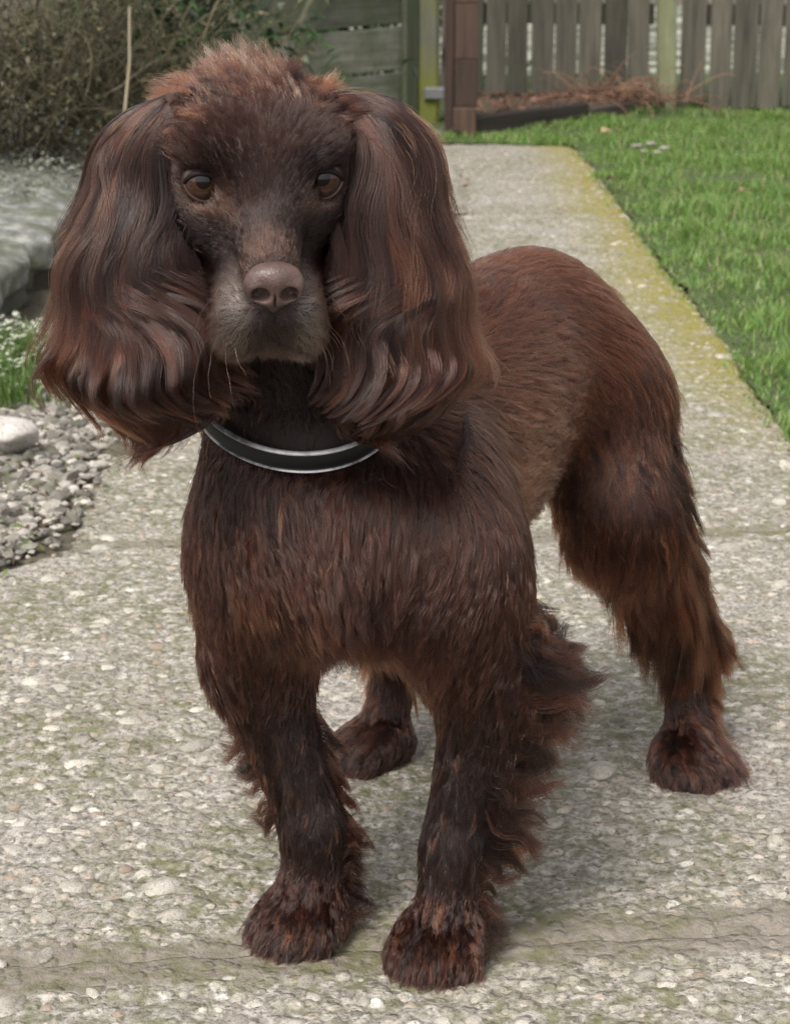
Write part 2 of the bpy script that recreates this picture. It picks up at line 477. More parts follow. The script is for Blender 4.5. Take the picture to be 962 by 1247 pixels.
CAMP = np.array([0, 0, CAM_H])

def tri_setup(V, Q):
    T = np.concatenate([Q[:, [0, 1, 2]], Q[:, [0, 2, 3]]]); a, b, c = V[T[:, 0]], V[T[:, 1]], V[T[:, 2]]
    n = np.cross(b - a, c - a); ar = np.linalg.norm(n, axis=1) / 2
    return T, ar, (a + b + c) / 3
def sample(V, TS, dens, count):
    T, ar, cen = TS
    w = ar * dens; tot = w.sum(); w = np.cumsum(w) / tot
    i = np.searchsorted(w, rng.random(count)); i = np.minimum(i, len(T) - 1)
    r1, r2 = np.sqrt(rng.random((count, 1))), rng.random((count, 1))
    return (1 - r1) * V[T[i, 0]] + r1 * (1 - r2) * V[T[i, 1]] + r1 * r2 * V[T[i, 2]]

def clumps(p, size, seed):
    """index of the nearest jittered cell centre"""
    r = np.random.default_rng(seed); off = r.random(3)
    q = p / size + off; base = np.floor(q).astype(np.int64)
    best = np.full(len(p), 1e9); bid = np.zeros(len(p), np.int64)
    for dx in (-1, 0, 1):
        for dy in (-1, 0, 1):
            for dz in (-1, 0, 1):
                c = base + np.array([dx, dy, dz])
                h = (c[:, 0] * 73856093) ^ (c[:, 1] * 19349663) ^ (c[:, 2] * 83492791)
                j = np.stack([((h * m) % 10007) / 10007. for m in (7919, 6101, 4523)], 1)
                d = ((q - c - j) ** 2).sum(1)
                b = d < best; best[b] = d[b]; bid[b] = h[b]
    u, inv = np.unique(bid, return_inverse=True)
    return inv, len(u)
def cmean(x, inv, n):
    cnt = np.maximum(np.bincount(inv, minlength=n), 1)
    return np.stack([np.bincount(inv, x[:, a], minlength=n) / cnt for a in range(x.shape[1])], 1)

def grow(root, n, flow, length, lift, nseg=6, grav=.0, wave=0., wfreq=1.2, csize=.008, cstr=.6, cpow=1.3, rad=.00014,
         sdf=None, margin=.0015, jitter=.12, lenvar=.25, seed=1, curl=None, tipspread=.15, csize2=None, field=None, hug=0.):
    r = np.random.default_rng(seed); M = len(root)
    length = np.broadcast_to(length, (M,)) * (1 + lenvar * r.normal(size=M)).clip(.35, 1.6)
    lift = np.broadcast_to(lift, (M,)); wave = np.broadcast_to(wave, (M,))
    inv, nc = clumps(root, csize, seed)
    cr = np.random.default_rng(seed + 5)
    cph = (3.4 * snoise(root, 16., seed + 3) + .5 * cr.normal(size=nc)[inv]); cdir = cr.normal(size=(nc, 3))[inv]; cfr = cr.uniform(.75, 1.3, nc)[inv]
    clen = cr.uniform(.78, 1.15, nc)[inv]; length = length * clen
    f0 = nrmz(flow + .16 * cdir * 1.0 + jitter * r.normal(size=(M, 3)))
    ft = f0 - n * (f0 * n).sum(1, keepdims=True); ft = nrmz(ft + 1e-6)
    side = np.cross(n, ft)
    pts = np.empty((nseg + 1, M, 3)); p = root.copy(); pts[0] = p
    step = (length / nseg)[:, None]
    d = nrmz(ft * np.cos(lift)[:, None] + n * np.sin(lift)[:, None])
    for k in range(1, nseg + 1):
        t = k / nseg
        tgt = f0 * .75 + ft * .25 + n * (np.sin(lift) * (1 - t))[:, None] + np.array([0, 0, -grav * t])
        if field is not None: tgt = tgt + field(p, t)
        if curl is not None: tgt = tgt + curl * t
        d = nrmz(d * .45 + tgt * .55)
        p = p + d * step
        if sdf is not None:
            g, lo, vox = sdf
            s = grid_at(g, p, lo, vox); m = margin * (0.3 + 1.2 * t)
            push = np.clip(m - s, 0, .02)
            if hug: push = push - np.clip(s - 1.6 * m - .004, 0, .02) * hug
            hit = push != 0
            if hit.any():
                gn = grad_at(g, p[hit], lo, vox)
                p = p.copy(); p[hit] += gn * push[hit][:, None]
        pts[k] = p
    # waves
    tt = np.linspace(0, 1, nseg + 1)
    for k in range(nseg + 1):
        t = tt[k]
        w = (wave * min(1, t * 2.2) * (np.sin(6.283 * wfreq * cfr * t * (length / length.mean()) + cph) - np.sin(cph) * (1 - t)))[:, None]
        w2 = (wave * .6 * min(1, t * 2.2) * (np.cos(6.283 * wfreq * cfr * t * (length / length.mean()) + cph)))[:, None]
        pts[k] += side * w + n * np.abs(w2)
    # locks
    if cstr > 0:
        for k in range(1, nseg + 1):
            t = tt[k]; mn = cmean(pts[k], inv, nc)[inv]
            a = cstr * t ** cpow * (1 - tipspread * t)
            pts[k] = pts[k] * (1 - a) + mn * a
    if csize2:
        inv2, nc2 = clumps(root, csize2, seed + 77)
        for k in range(1, nseg + 1):
            t = tt[k]; mn = cmean(pts[k], inv2, nc2)[inv2]
            a = .35 * t ** 1.2
            pts[k] = pts[k] * (1 - a) + mn * a
    rr = np.broadcast_to(rad, (M,))
    return pts, rr, inv

def curves_obj(name, groups, mat, par):
    """groups: (pts[nseg+1,M,3], radius[M], tint[M,3])"""
    sizes = np.concatenate([np.full(g[0].shape[1], g[0].shape[0]) for g in groups])
    pos = np.concatenate([g[0].transpose(1, 0, 2).reshape(-1, 3) for g in groups]) - O0
    rad = np.concatenate([(g[1][:, None] * (1 - .8 * np.linspace(0, 1, g[0].shape[0])[None, :] ** 1.6)).ravel() for g in groups])
    tint = np.concatenate([g[2] for g in groups])
    hc = bpy.data.hair_curves.new(name); hc.add_curves(sizes.tolist())
    hc.attributes['position'].data.foreach_set('vector', pos.astype(np.float32).ravel())
    ra = hc.attributes.get('radius') or hc.attributes.new('radius', 'FLOAT', 'POINT')
    ra.data.foreach_set('value', rad.astype(np.float32))
    ta = hc.attributes.new('tint', 'FLOAT_COLOR', 'CURVE')
    ta.data.foreach_set('color', np.concatenate([tint, np.ones((len(tint), 1))], 1).astype(np.float32).ravel())
    hc.materials.append(mat)
    o = bpy.data.objects.new(name, hc); COL.objects.link(o); o.parent = par
    return o

C_DARK = np.array([.0042, .00145, .0010]); C_MID = np.array([.0205, .0057, .0030]); C_RUST = np.array([.125, .0360, .0145])
C_TAN = np.array([.13, .062, .038]); C_GREY = np.array([.34, .265, .22]); C_MAUVE = np.array([.040, .024, .022])



TSB = tri_setup(V, Q)
def facing(p, n): return sstep((nrmz(CAMP - p) * n).sum(-1), -.5, .1)
bn = grad_at(SDF, TSB[2]); vis = .22 + .78 * facing(TSB[2], bn)
if __name__ == '__main__': print('normals', time.time() - T0, 'area', TSB[1].sum())

def blend(p):
    """per point: flow, length, lift and shares of each region, from the primitives nearest to it"""
    ds = np.full((len(PR), len(p)), 1e3, np.float32)
    for i, q in enumerate(PR):
        m = ((p > q.lo - .05) & (p < q.hi + .05)).all(1)
        if m.any(): ds[i, m] = sd(q, p[m])
    ds -= ds.min(0); w = np.exp(-np.minimum(ds, 1.) / .012); w /= w.sum(0)
    fl = w.T @ np.array([q.flow for q in PR]); ln = w.T @ np.array([q.ln for q in PR]); li = w.T @ np.array([q.lift for q in PR])
    sh = {}
    for key in ('body', 'leg', 'paw', 'head', 'face'):
        sh[key] = w.T @ np.array([1. * (q.grp == key) for q in PR])
    for key in ('throat', 'muzzle'):
        sh[key] = w.T @ np.array([1. * (q.col == key) for q in PR])
    return fl, ln, li, sh

groups = []
# ---- short and middling coat, whole body
NB = int(330000 * QUAL)
cen = TSB[2]; hl = HL(cen)
eyed = np.minimum(np.linalg.norm(hl - HL(EC[0]), axis=1), np.linalg.norm(hl - HL(EC[1]), axis=1))
headz = sstep(hl[:, 2], -.11, -.09) * sstep(hl[:, 1], -.10, -.06) * sstep(-np.abs(hl[:, 0]), -.08, -.07)
dens = vis * (1 + 1.6 * headz) * sstep(eyed, .0105, .0135)
nosed = np.linalg.norm((hl - np.array([0, .074, -.031])) / np.array([.021, .016, .016]), axis=1)
dens *= sstep(nosed, .75, 1.0)
dens *= sstep(cen[:, 2], .003, .008)
cc, cm_, ce1, ce2, crad = COLLAR
def collar_zone(p, up=.013, dn=.014):
    q = p - cc; hh = q @ cm_; rr_ = np.hypot(q @ ce1, q @ ce2)
    return (hh > -up) & (hh < dn) & (rr_ < .11) & (p[:, 1] < 1.55)
dens *= 1 - .97 * collar_zone(cen, .020, .010)
root = sample(V, TSB, dens, NB)
n = grad_at(SDF, root); fl, ln, li, sh = blend(root)
root -= n * grid_at(SDF, root)[:, None]
h = HL(root)
dl = (root - O0) @ DM.T
sleek = (sh['leg'] + sh['face'] + sh['head'])[:, None]
fl = nrmz(fl) + (1 - .7 * sleek) * (1 + 1.1 * sstep(dl[:, 0], .02, .06))[:, None] * (.22 * vnoise(root, 16., 3) + .05 * vnoise(root, 50., 4))
# the face: hair runs from the nose up and outwards, shortest on the bridge and round the eyes
ed = np.minimum(np.linalg.norm(h - HL(EC[0]), axis=1), np.linalg.norm(h - HL(EC[1]), axis=1))
ln = ln * (.35 + .65 * sstep(ed, .012, .026))
# crown: longer, standing
crown = sh['head'] * sstep(h[:, 2], .030, .050)
ln = ln + .004 * crown
ln = np.where(collar_zone(root, .045, .012), np.minimum(ln, .010), ln)
col = np.empty((NB, 3)); col[:] = C_MID
streak = .5 + .5 * snoise(root * np.array([1, 1, 1.]), 45., 9)
col = lerp(col, C_DARK, .55 * streak)
up = n[:, 2]
bodyw = sh['body'] * (1 - sh['throat'])
flank = bodyw * sstep(-dl[:, 0], .03, .12) * (.25 + .75 * sstep(dl[:, 2] + .02 * snoise(root, 30., 13), .28, .38))
col = col * (1 + .55 * bodyw + .7 * flank)[:, None]
col = lerp(col, C_RUST * 1.15, .75 * flank * sstep(.6 + .45 * snoise(root, 9., 12), .1, .9))
patch = bodyw * np.exp(-(((dl[:, 0] + .12) / .085) ** 2 + ((dl[:, 2] - .36) / .085) ** 2)) * sstep(dl[:, 1], .02, .06)
col = lerp(col, C_TAN, .72 * patch)
chestp = bodyw * np.exp(-((dl[:, 1] + .040) / .034) ** 2 - ((dl[:, 2] - .295) / .034) ** 2) * sstep(dl[:, 0], .02, .05)
col = lerp(col, C_RUST, .55 * chestp)
col = lerp(col, C_DARK, .85 * sh['throat']); col = lerp(col, C_DARK * 1.1, .75 * sh['face']); col = lerp(col, C_DARK * 1.15, .6 * sh['head'])
col = lerp(col, C_DARK * 1.1, .7 * sh['leg'])
# muzzle: grizzled lips and cheeks of the muzzle, tan sides of the bridge, mauve round the groove under the nose
mz = sstep(h[:, 1] + .006 * snoise(root, 70., 23), .026, .052) * sh['face']
lip = mz * sstep(-h[:, 2], .026, .045)
grz = sstep(.5 + .5 * snoise(root, 120., 21), .25, .8)
side = np.abs(h[:, 0])
col = lerp(col, C_MAUVE, .8 * lip)
grz2 = sstep(.5 + .55 * snoise(root, 55., 22), .25, .8)
col = lerp(col, C_GREY, .88 * lip * sstep(side, .009, .019) * (.40 + .60 * grz * grz2) * (1 - .45 * sstep(-h[:, 2], .066, .076)))
bridge = sstep(h[:, 1], .044, .058) * sstep(h[:, 2], -.042, -.032)
col = lerp(col, C_TAN * .65, .60 * bridge * sstep(side, .006, .012) * (.5 + .5 * grz))
col = lerp(col, np.array([.045, .018, .011]), .7 * bridge * (1 - sstep(side, .006, .012)))
chinz = sh['muzzle'] * sstep(-h[:, 2], .075, .088)
col = lerp(col, C_TAN * 1.1, .55 * chinz * grz)
lp = np.exp(-((h[:, 2] + .067 + .70 * side) / .0022) ** 2) * (side < .026) * mz + np.exp(-(side / .0011) ** 2) * sstep(-h[:, 2], .044, .047) * sstep(h[:, 2], -.070, -.066) * mz
col = lerp(col, C_DARK * .6, .9 * lp)
# paler crescent under each eye
for e, s in zip(EC, (-1, 1)):
    q = h - HL(e)
    und = np.exp(-((np.hypot(q[:, 0], q[:, 2] * 1.1) - .0135) / .0028) ** 2) * sstep(-q[:, 2], .002, .007)
    inn = np.exp(-(((q[:, 0] + s * .013) / .005) ** 2 + ((q[:, 2] + .006) / .006) ** 2))
    col = lerp(col, C_TAN * 1.3, .32 * np.maximum(und, inn * .8) * sh['face'])
    brow = np.exp(-(((q[:, 0] + s * .008) / .010) ** 2 + ((q[:, 2] - .019) / .006) ** 2))
    col = lerp(col, C_DARK * .5, .8 * brow)
rad = np.where(sh['face'] + sh['head'] > .5, .000105, .00014)
faceish = sh['face'] + sh['head'] > .5
i1, i2 = np.where(faceish)[0], np.where(~faceish)[0]
def locktint(c, inv, seed, sig=.40, hi=.10):
    r = np.random.default_rng(seed); n_ = inv.max() + 1
    k = np.exp(r.normal(size=n_) * sig)[inv]; c = c * k[:, None]
    return lerp(c, C_RUST * 1.2, (r.random(n_)[inv] < hi) * .45)
pts, rr, inv = grow(root[i1], n[i1], fl[i1], ln[i1], li[i1] * .8 + .15 * crown[i1], nseg=4, grav=.1, csize=.0026, cstr=.5, rad=rad[i1], sdf=(SDF, LO, VOX), margin=.0008, seed=11, wave=.0003)
groups.append((pts, rr, locktint(col[i1], inv, 11, .18, .0)))
wv = .0010 * (1 + 1.5 * (n[i2, 2] < .2)) * (1 - .7 * sh['leg'][i2])
pts, rr, inv = grow(root[i2], n[i2], fl[i2], ln[i2] * 1.3, li[i2], nseg=7, grav=.25, csize=.0046, cstr=.78, cpow=1.0, csize2=.015, rad=rad[i2], sdf=(SDF, LO, VOX), margin=.002, seed=12, wave=wv, wfreq=1.1, jitter=.08)
groups.append((pts, rr, locktint(col[i2], inv, 12, .36, .05)))
print('coat', time.time() - T0)
fur = curves_obj('fur', groups, M_HAIR, body)

# ---- feathering: long locks with their own direction
fgroups = []
def feather(count, box, dirsel, flow, length, nseg=9, seed=1, csize=.012, wave=.004, lift=.5, color=C_MID, color2=C_RUST, grav=.2, curl=None, sel=None, cstr=.85, wfreq=1.3, rad=.00015, minface=0.0, lenvar=.3, wob=.25):
    """box: function of (world points) -> weight; dirsel: wanted surface direction"""
    wgt = box(cen) * sstep(bn @ nrmz(dirsel), minface, minface + .5)
    if wgt.sum() <= 0: print('no feather', seed); return
    rt = sample(V, TSB, wgt, int(count * QUAL)); nn = grad_at(SDF, rt)
    fw = nrmz(flow)[None, :] + wob * vnoise(rt, 30., seed)
    ww = box(rt)
    L = length * (.55 + .45 * ww)
    pts, rr, inv = grow(rt, nn, fw, L, lift, nseg=nseg, grav=grav, csize=csize, cstr=cstr, cpow=.9, rad=rad, sdf=(SDF, LO, VOX), margin=.002, seed=seed, wave=wave, wfreq=wfreq, curl=None if curl is None else np.asarray(curl)[None, :], tipspread=.2, lenvar=lenvar)
    cr = np.random.default_rng(seed).random(inv.max() + 1)[inv]
    fgroups.append((pts, rr, locktint(lerp(np.repeat(color[None], len(rt), 0), color2, cr ** 1.5 * .9), inv, seed, .42, .08)))
def near_seg(A, B, r0, r1, a0=0., a1=1.):
    A, B = np.array(A), np.array(B)
    def f(p):
        ba = B - A; t = ((p - A) @ ba) / (ba @ ba); tc = np.clip(t, 0, 1)
        d = np.linalg.norm(p - A - tc[:, None] * ba, axis=1)
        return sstep(-d, -r1, -r0) * sstep(t, a0 - .15, a0 + .05) * sstep(-t, -a1 - .1, -a1 + .1)
    return f
RIGHT = np.array([1., 0, 0]); OUTB = nrmz(-FW + .5 * LF)
shL, elL, wrL, pwL = LEG['L']; shR, elR, wrR, pwR = LEG['R']
# left foreleg: long wavy fringe streaming backwards off the leg
feather(10500, near_seg(elL + UPV * .03, wrL, .04, .06, 0, 1.0), OUTB, -FW + .50 * LF + .95 * DOWN, .056, color=C_DARK, color2=C_MID * 1.3, seed=31, wave=.006, lift=.30, curl=.70 * UPV, csize=.0125, grav=.2, cstr=.95, wfreq=1.0, wob=.16, minface=-.45, lenvar=.22)
feather(6000, near_seg(elL + UPV * .05, elL - UPV * .03, .05, .075, 0, 1), OUTB, -FW + .40 * LF + 1.0 * DOWN, .031, seed=32, wave=.006, lift=.4, curl=.9 * UPV, csize=.018, cstr=.94, color=C_DARK, color2=C_MID * 1.5, wob=.18)
feather(2600, near_seg(wrL + UPV * .03, pwL + UPV * .02, .03, .05, 0, 1), OUTB, -FW + .3 * LF + .6 * DOWN, .032, color=C_DARK, color2=C_MID * 1.4, seed=33, wave=.003, lift=.5, csize=.010)
# right foreleg
feather(2400, near_seg(elR - UPV * .02, wrR, .04, .06, .25, .9), -LF - .6 * FW, -FW * .6 - LF + .9 * DOWN, .044, seed=34, wave=.004, lift=.28, curl=.4 * UPV, csize=.018, cstr=.95, color=C_DARK, color2=C_MID * 1.5, wob=.15)
feather(1800, near_seg(elR, wrR, .04, .06, .4, 1.0), -FW + .4 * LF, -FW + .4 * LF + 1.1 * DOWN, .034, seed=35, wave=.004, lift=.25, csize=.016, cstr=.94, color=C_DARK, color2=C_MID * 1.4, wob=.15)
feather(2500, near_seg(wrR, pwR + UPV * .02, .03, .05, 0, 1), -FW + .4 * LF, -FW + .4 * LF + .8 * DOWN, .028, color=C_DARK, color2=C_MID * 1.4, seed=36, wave=.003, lift=.5, csize=.010)
# thighs and hocks
for sd_, s in (('hL', 1), ('hR', -1)):
    hp, st, ho, ps, pw = LEG[sd_]
    o = s * LF
    feather(9000, near_seg(hp - UPV * .05, ho, .05, .09, 0, .8), -FW + .4 * o, -FW * .55 + .15 * o + DOWN, .048, cstr=.92, color=C_DARK * 1.3, seed=41 + s, wave=.0025, lift=.25, csize=.013)
    feather(11000, near_seg(hp - UPV * .05, ho + UPV * .02, .05, .09, .1, 1.0), FW + .6 * o, DOWN - .50 * FW + .0 * o, .072, seed=45 + s, wave=.0020, lift=.16, csize=.012, minface=-.3, cstr=.9, color=C_DARK * 1.4, wob=.12)
    feather(9000, near_seg(hp, st - UPV * .02, .06, .09, -.1, 1.), o + .25 * FW, DOWN - .50 * FW, .048, seed=85 + s, wave=.0015, lift=.12, csize=.009, minface=-.2, cstr=.85, color=C_DARK * 1.5, color2=C_MID * 1.6, wob=.12)
    feather(6000, near_seg(st + UPV * .03, ho + UPV * .02, .05, .075, -.1, .9), o - .2 * FW, DOWN - .7 * FW, .046, seed=88 + s, wave=.002, lift=.14, csize=.010, minface=-.2, cstr=.88, color=C_DARK * 1.4, color2=C_MID * 1.6, wob=.12)
    feather(4500, near_seg(ho + UPV * .02, ps, .03, .05, 0, .8), -FW + .3 * o, -FW * .6 + .5 * o + DOWN, .034, seed=49 + s, wave=.003, lift=.35, csize=.011)
# belly, brisket and chest
feather(7000, lambda p: sstep(-np.abs((p - O0) @ FW + .13), -.16, -.10) * sstep(-p[:, 2], -.30, -.25), DOWN, DOWN - .3 * FW, .028, seed=53, wave=.004, lift=.6, csize=.015, color=C_DARK)
feather(12000, lambda p: np.exp(-(((p - O0) @ LF) / .07) ** 2) * sstep((p - O0) @ FW, .05, .08) * sstep(p[:, 2], .22, .26) * sstep(-p[:, 2], -.40, -.34), FW, DOWN - .25 * LF - .15 * FW, .046, seed=54, wave=.003, lift=.22, csize=.009, color=C_DARK * 1.2, color2=C_MID * 1.6, cstr=.85, wob=.18)
# toes
for k_, (nm, tdir) in enumerate((('L', FW), ('R', FW - .12 * LF), ('hL', FW + .55 * LF), ('hR', FW - .75 * LF))):
    pw = LEG[nm][-1]; tdir = nrmz(tdir)
    ctr = pw + tdir * .016 + UPV * .022
    feather(4200, lambda p, c=ctr: sstep(-np.linalg.norm(p - c, axis=1), -.045, -.025), nrmz(tdir + .8 * UPV), tdir * .9 + .75 * DOWN, .021, seed=61 + k_, wave=.0012, lift=.45, csize=.0052, grav=.6, color=C_DARK, color2=C_MID * 1.8, minface=-.2, nseg=7, lenvar=.25, cstr=.7, wob=.14)
ctr_ = LEG['hL'][-1] + UPV * .024
feather(3500, lambda p: sstep(-np.linalg.norm(p - ctr_, axis=1), -.05, -.03), LF + .3 * FW, LF + .35 * FW + .55 * DOWN, .036, seed=68, wave=.0015, lift=.3, csize=.006, grav=.5, color=C_DARK, color2=C_MID * 1.8, minface=-.2, cstr=.8, wob=.14)
feather(26, lambda p: sstep(HL(p)[:, 1], .035, .045) * sstep(np.abs(HL(p)[:, 0]), .018, .024) * sstep(-HL(p)[:, 2], .045, .052) * sstep(HL(p)[:, 2], -.078, -.072), hf, hf * .2, .045, seed=69, wave=.001, lift=.9, csize=.001, cstr=0, grav=.25, color=C_TAN * 1.2, color2=C_TAN * 1.6, minface=-1, rad=.00011)
# crown: silky strands sweeping up and back from the brow, wisps at the sides
def crown_box(p): q = HL(p); return sstep(q[:, 2], .020, .034) * sstep(-q[:, 1], .018, .040) * sstep(q[:, 1], -.12, -.09)
for s_, sd2 in ((-1, 70), (1, 71)):
    feather(3300, lambda p: crown_box(p) * sstep(s_ * HL(p)[:, 0], -.012, .006), hu, hu * .25 + BK * .9 + (.55 if s_ > 0 else .95) * s_ * hr, .023, seed=sd2, wave=.001, lift=.22, csize=.0075, grav=.0, color=C_DARK * 1.5, color2=C_MID * 2.0, minface=-.2, cstr=.86, wob=.10)
feather(1200, crown_box, hu, hu * .8 + BK * .6 - .7 * hr, .024, seed=74, wave=.002, lift=.8, csize=.008, grav=-.1, color=C_MID, color2=C_TAN, minface=.0, cstr=.8, wob=.2)
for s_, sd2 in ((-1, 72), (1, 73)):
    feather(3200, lambda p: sstep(HL(p)[:, 2], .004, .02) * sstep(-HL(p)[:, 1], .005, .03) * sstep(s_ * HL(p)[:, 0], .022, .036), hu + s_ * hr, hu * .25 + s_ * 1.0 * hr + .8 * BK, .026, seed=sd2, wave=.0015, lift=.35, csize=.008, grav=.15, color=C_MID, color2=C_RUST * 1.3, wob=.12, cstr=.7)
feathering = curves_obj('feathering', fgroups, M_HAIR, body)
print('feathering', time.time() - T0)

# ---- ears: soft flap and long wavy locks
def make_ear(chain, s, seed, outer):
    prims0 = PR[:]; PR.clear()
    for (a, ra), (b, rb) in zip(chain[:-1], chain[1:]): cone(a, ra, b, rb, .03)
    pr = PR[:]; PR.clear(); PR.extend(prims0)
    vox = .003
    lo = np.min([q.lo for q in pr], axis=0) - .02; hi = np.max([q.hi for q in pr], axis=0) + .02
    g = build_sdf(pr, lo, np.ceil((hi - lo) / vox).astype(int) + 1, vox)
    v, q = surface(g, lo, vox)
    ear = child('ear', v, q, M_SKIN, dog)
    ts = tri_setup(v, q); n_ = grad_at(g, ts[2], lo, vox)
    dn = .25 + .75 * facing(ts[2], n_)
    M = int(62000 * QUAL); rt = sample(v, ts, dn, M); nn = grad_at(g, rt, lo, vox)
    top = chain[0][0][2]; bot = chain[-1][0][2] - chain[-1][1]
    t = np.clip((top - rt[:, 2]) / (top - bot), 0, 1)           # 0 at the root of the ear, 1 at its tip
    ax = nrmz(np.array(chain[-1][0]) - np.array(chain[0][0]))
    out = outer * (1 - 1.7 * t)
    flow = np.repeat(nrmz(DOWN + .5 * ax)[None], M, 0) + out[:, None] * s * hr[None] * .55 + .30 * vnoise(rt, 26., seed)
    ph = seed * 1.7
    def swirl(amp):
        def f(p, tt):
            a = 6.283 * (p[:, 2] / .070) + 2.3 * snoise(p, 11., seed + 9) + ph
            dn_ = np.clip((top - p[:, 2]) / (top - bot), 0, 1.15)
            tipz = .8 * sstep(dn_, .93, 1.05)[:, None]; ctr = np.array(chain[-1][0]); inw = nrmz((ctr - p) * np.array([1, 1, 0]))
            return (amp * (.40 + 1.10 * dn_) * np.sin(a))[:, None] * hr[None] + (amp * .5 * dn_ * np.cos(a))[:, None] * hf[None] + tipz * (1.2 * inw + np.array([0, 0, .7]))
        return f
    L = .080 - .045 * t
    pts, rr, inv = grow(rt, nn, flow, L, .20 + .10 * t, nseg=12, grav=.35, csize=.0085, cstr=.62, cpow=.6, csize2=.022, rad=.00013, sdf=(g, lo, vox), margin=.003, seed=seed, wave=.0004, wfreq=1., jitter=.05, tipspread=.3, lenvar=.35, field=swirl(.75), hug=.3)
    cr = np.random.default_rng(seed).random(inv.max() + 1)[inv]
    col = lerp(np.repeat((C_DARK * 1.35)[None], M, 0), C_MID * 1.2, cr)
    col = lerp(col, C_RUST, .35 * t * cr)
    edge = sstep((rt - HE) @ hr * s, .080, .120)
    col = lerp(col, C_RUST, .45 * edge)
    gs = [(pts, rr, locktint(col, inv, seed + 1, .40, .10))]
    # long overlying locks from the upper half of the ear to its tip
    tc_ = np.clip((top - ts[2][:, 2]) / (top - bot), 0, 1)
    M3 = int(26000 * QUAL); rt3 = sample(v, ts, dn * (1 - sstep(tc_, .40, .62)), M3); n3 = grad_at(g, rt3, lo, vox)
    t3 = np.clip((top - rt3[:, 2]) / (top - bot), 0, 1)
    f3 = np.repeat(DOWN[None], M3, 0) + (.16 * (1 - 2.6 * t3))[:, None] * s * hr[None] + .12 * vnoise(rt3, 20., seed + 6)
    pts, rr, inv = grow(rt3, n3, f3, (.150 - .10 * t3) * .87, .15, nseg=22, grav=.5, csize=.0062, cstr=.90, cpow=.5, rad=.00014, sdf=(g, lo, vox), margin=.0075, seed=seed + 6, wave=.0008, wfreq=1.6, jitter=.08, tipspread=.25, lenvar=.2, field=swirl(.85), hug=.35)
    cr3 = np.random.default_rng(seed + 6).random(inv.max() + 1)[inv]
    c3 = lerp(np.repeat((C_DARK * 1.2)[None], M3, 0), C_MID * 1.25, cr3); c3 = lerp(c3, C_RUST, .45 * sstep((rt3 - HE) @ hr * s, .075, .110))
    gs.append((pts, rr, locktint(c3, inv, seed + 7, .40, .05)))
    M4 = int(13000 * QUAL); rt4 = sample(v, ts, dn * sstep(tc_, .42, .55) * (1 - sstep(tc_, .86, .95)), M4); n4 = grad_at(g, rt4, lo, vox)
    sg = np.sign(snoise(rt4, 9., seed + 15) + .25)
    outer_ = sstep(s * ((rt4 - np.array(chain[-2][0])) @ hr), -.012, .012); sg = np.where(sg < 0, sg * (1 - outer_), sg)
    f4 = np.repeat(DOWN[None], M4, 0) * .75 - (s * sg * .95)[:, None] * hr[None] + .2 * vnoise(rt4, 20., seed + 16)
    pts, rr, inv = grow(rt4, n4, f4, .064, .35, nseg=16, grav=.45, csize=.0065, cstr=.88, cpow=.55, rad=.00014, sdf=(g, lo, vox), margin=.010, seed=seed + 17, wave=.0005, wfreq=1.2, jitter=.04, tipspread=.2, lenvar=.2, field=swirl(.85), hug=.25)
    cr4 = np.random.default_rng(seed + 17).random(inv.max() + 1)[inv]
    gs.append((pts, rr, locktint(lerp(np.repeat((C_DARK * 1.3)[None], M4, 0), C_MID * 1.5, cr4), inv, seed + 18, .28, .05)))
    # loose ends along the outline
    M2 = int(1800 * QUAL); rt = sample(v, ts, dn * (.2 + sstep(-np.abs((n_ * nrmz(CAMP - ts[2])).sum(1)), -.7, -.1)), M2); nn = grad_at(g, rt, lo, vox)
    t = np.clip((top - rt[:, 2]) / (top - bot), 0, 1)
    fl2 = np.repeat(DOWN[None], M2, 0) + nn * .35 + .5 * vnoise(rt, 30., seed + 2)
    pts, rr, inv = grow(rt, nn, fl2, .034, .35, nseg=10, grav=.25, csize=.012, cstr=.9, cpow=.7, rad=.00012, sdf=(g, lo, vox), margin=.004, seed=seed + 3, wave=.0012, wfreq=.8, field=swirl(.6))
    gs.append((pts, rr, np.repeat((C_RUST * .9)[None], M2, 0)))
    return ear, curves_obj('ear_hair', gs, M_HAIR, ear)

ear_a = make_ear([(H(-.046, -.050, .018), .015), (P(184, 190, 1.350), .020), (P(170, 300, 1.335), .025), (P(175, 385, 1.330), .030), (P(180, 440, 1.325), .033)], -1, 81, .35)
ear_b = make_ear([(H(.046, -.050, .018), .015), (P(458, 175, 1.355), .019), (P(474, 290, 1.345), .022), (P(482, 380, 1.340), .027), (P(484, 450, 1.338), .029)], 1, 91, .35)
print('ears', time.time() - T0)
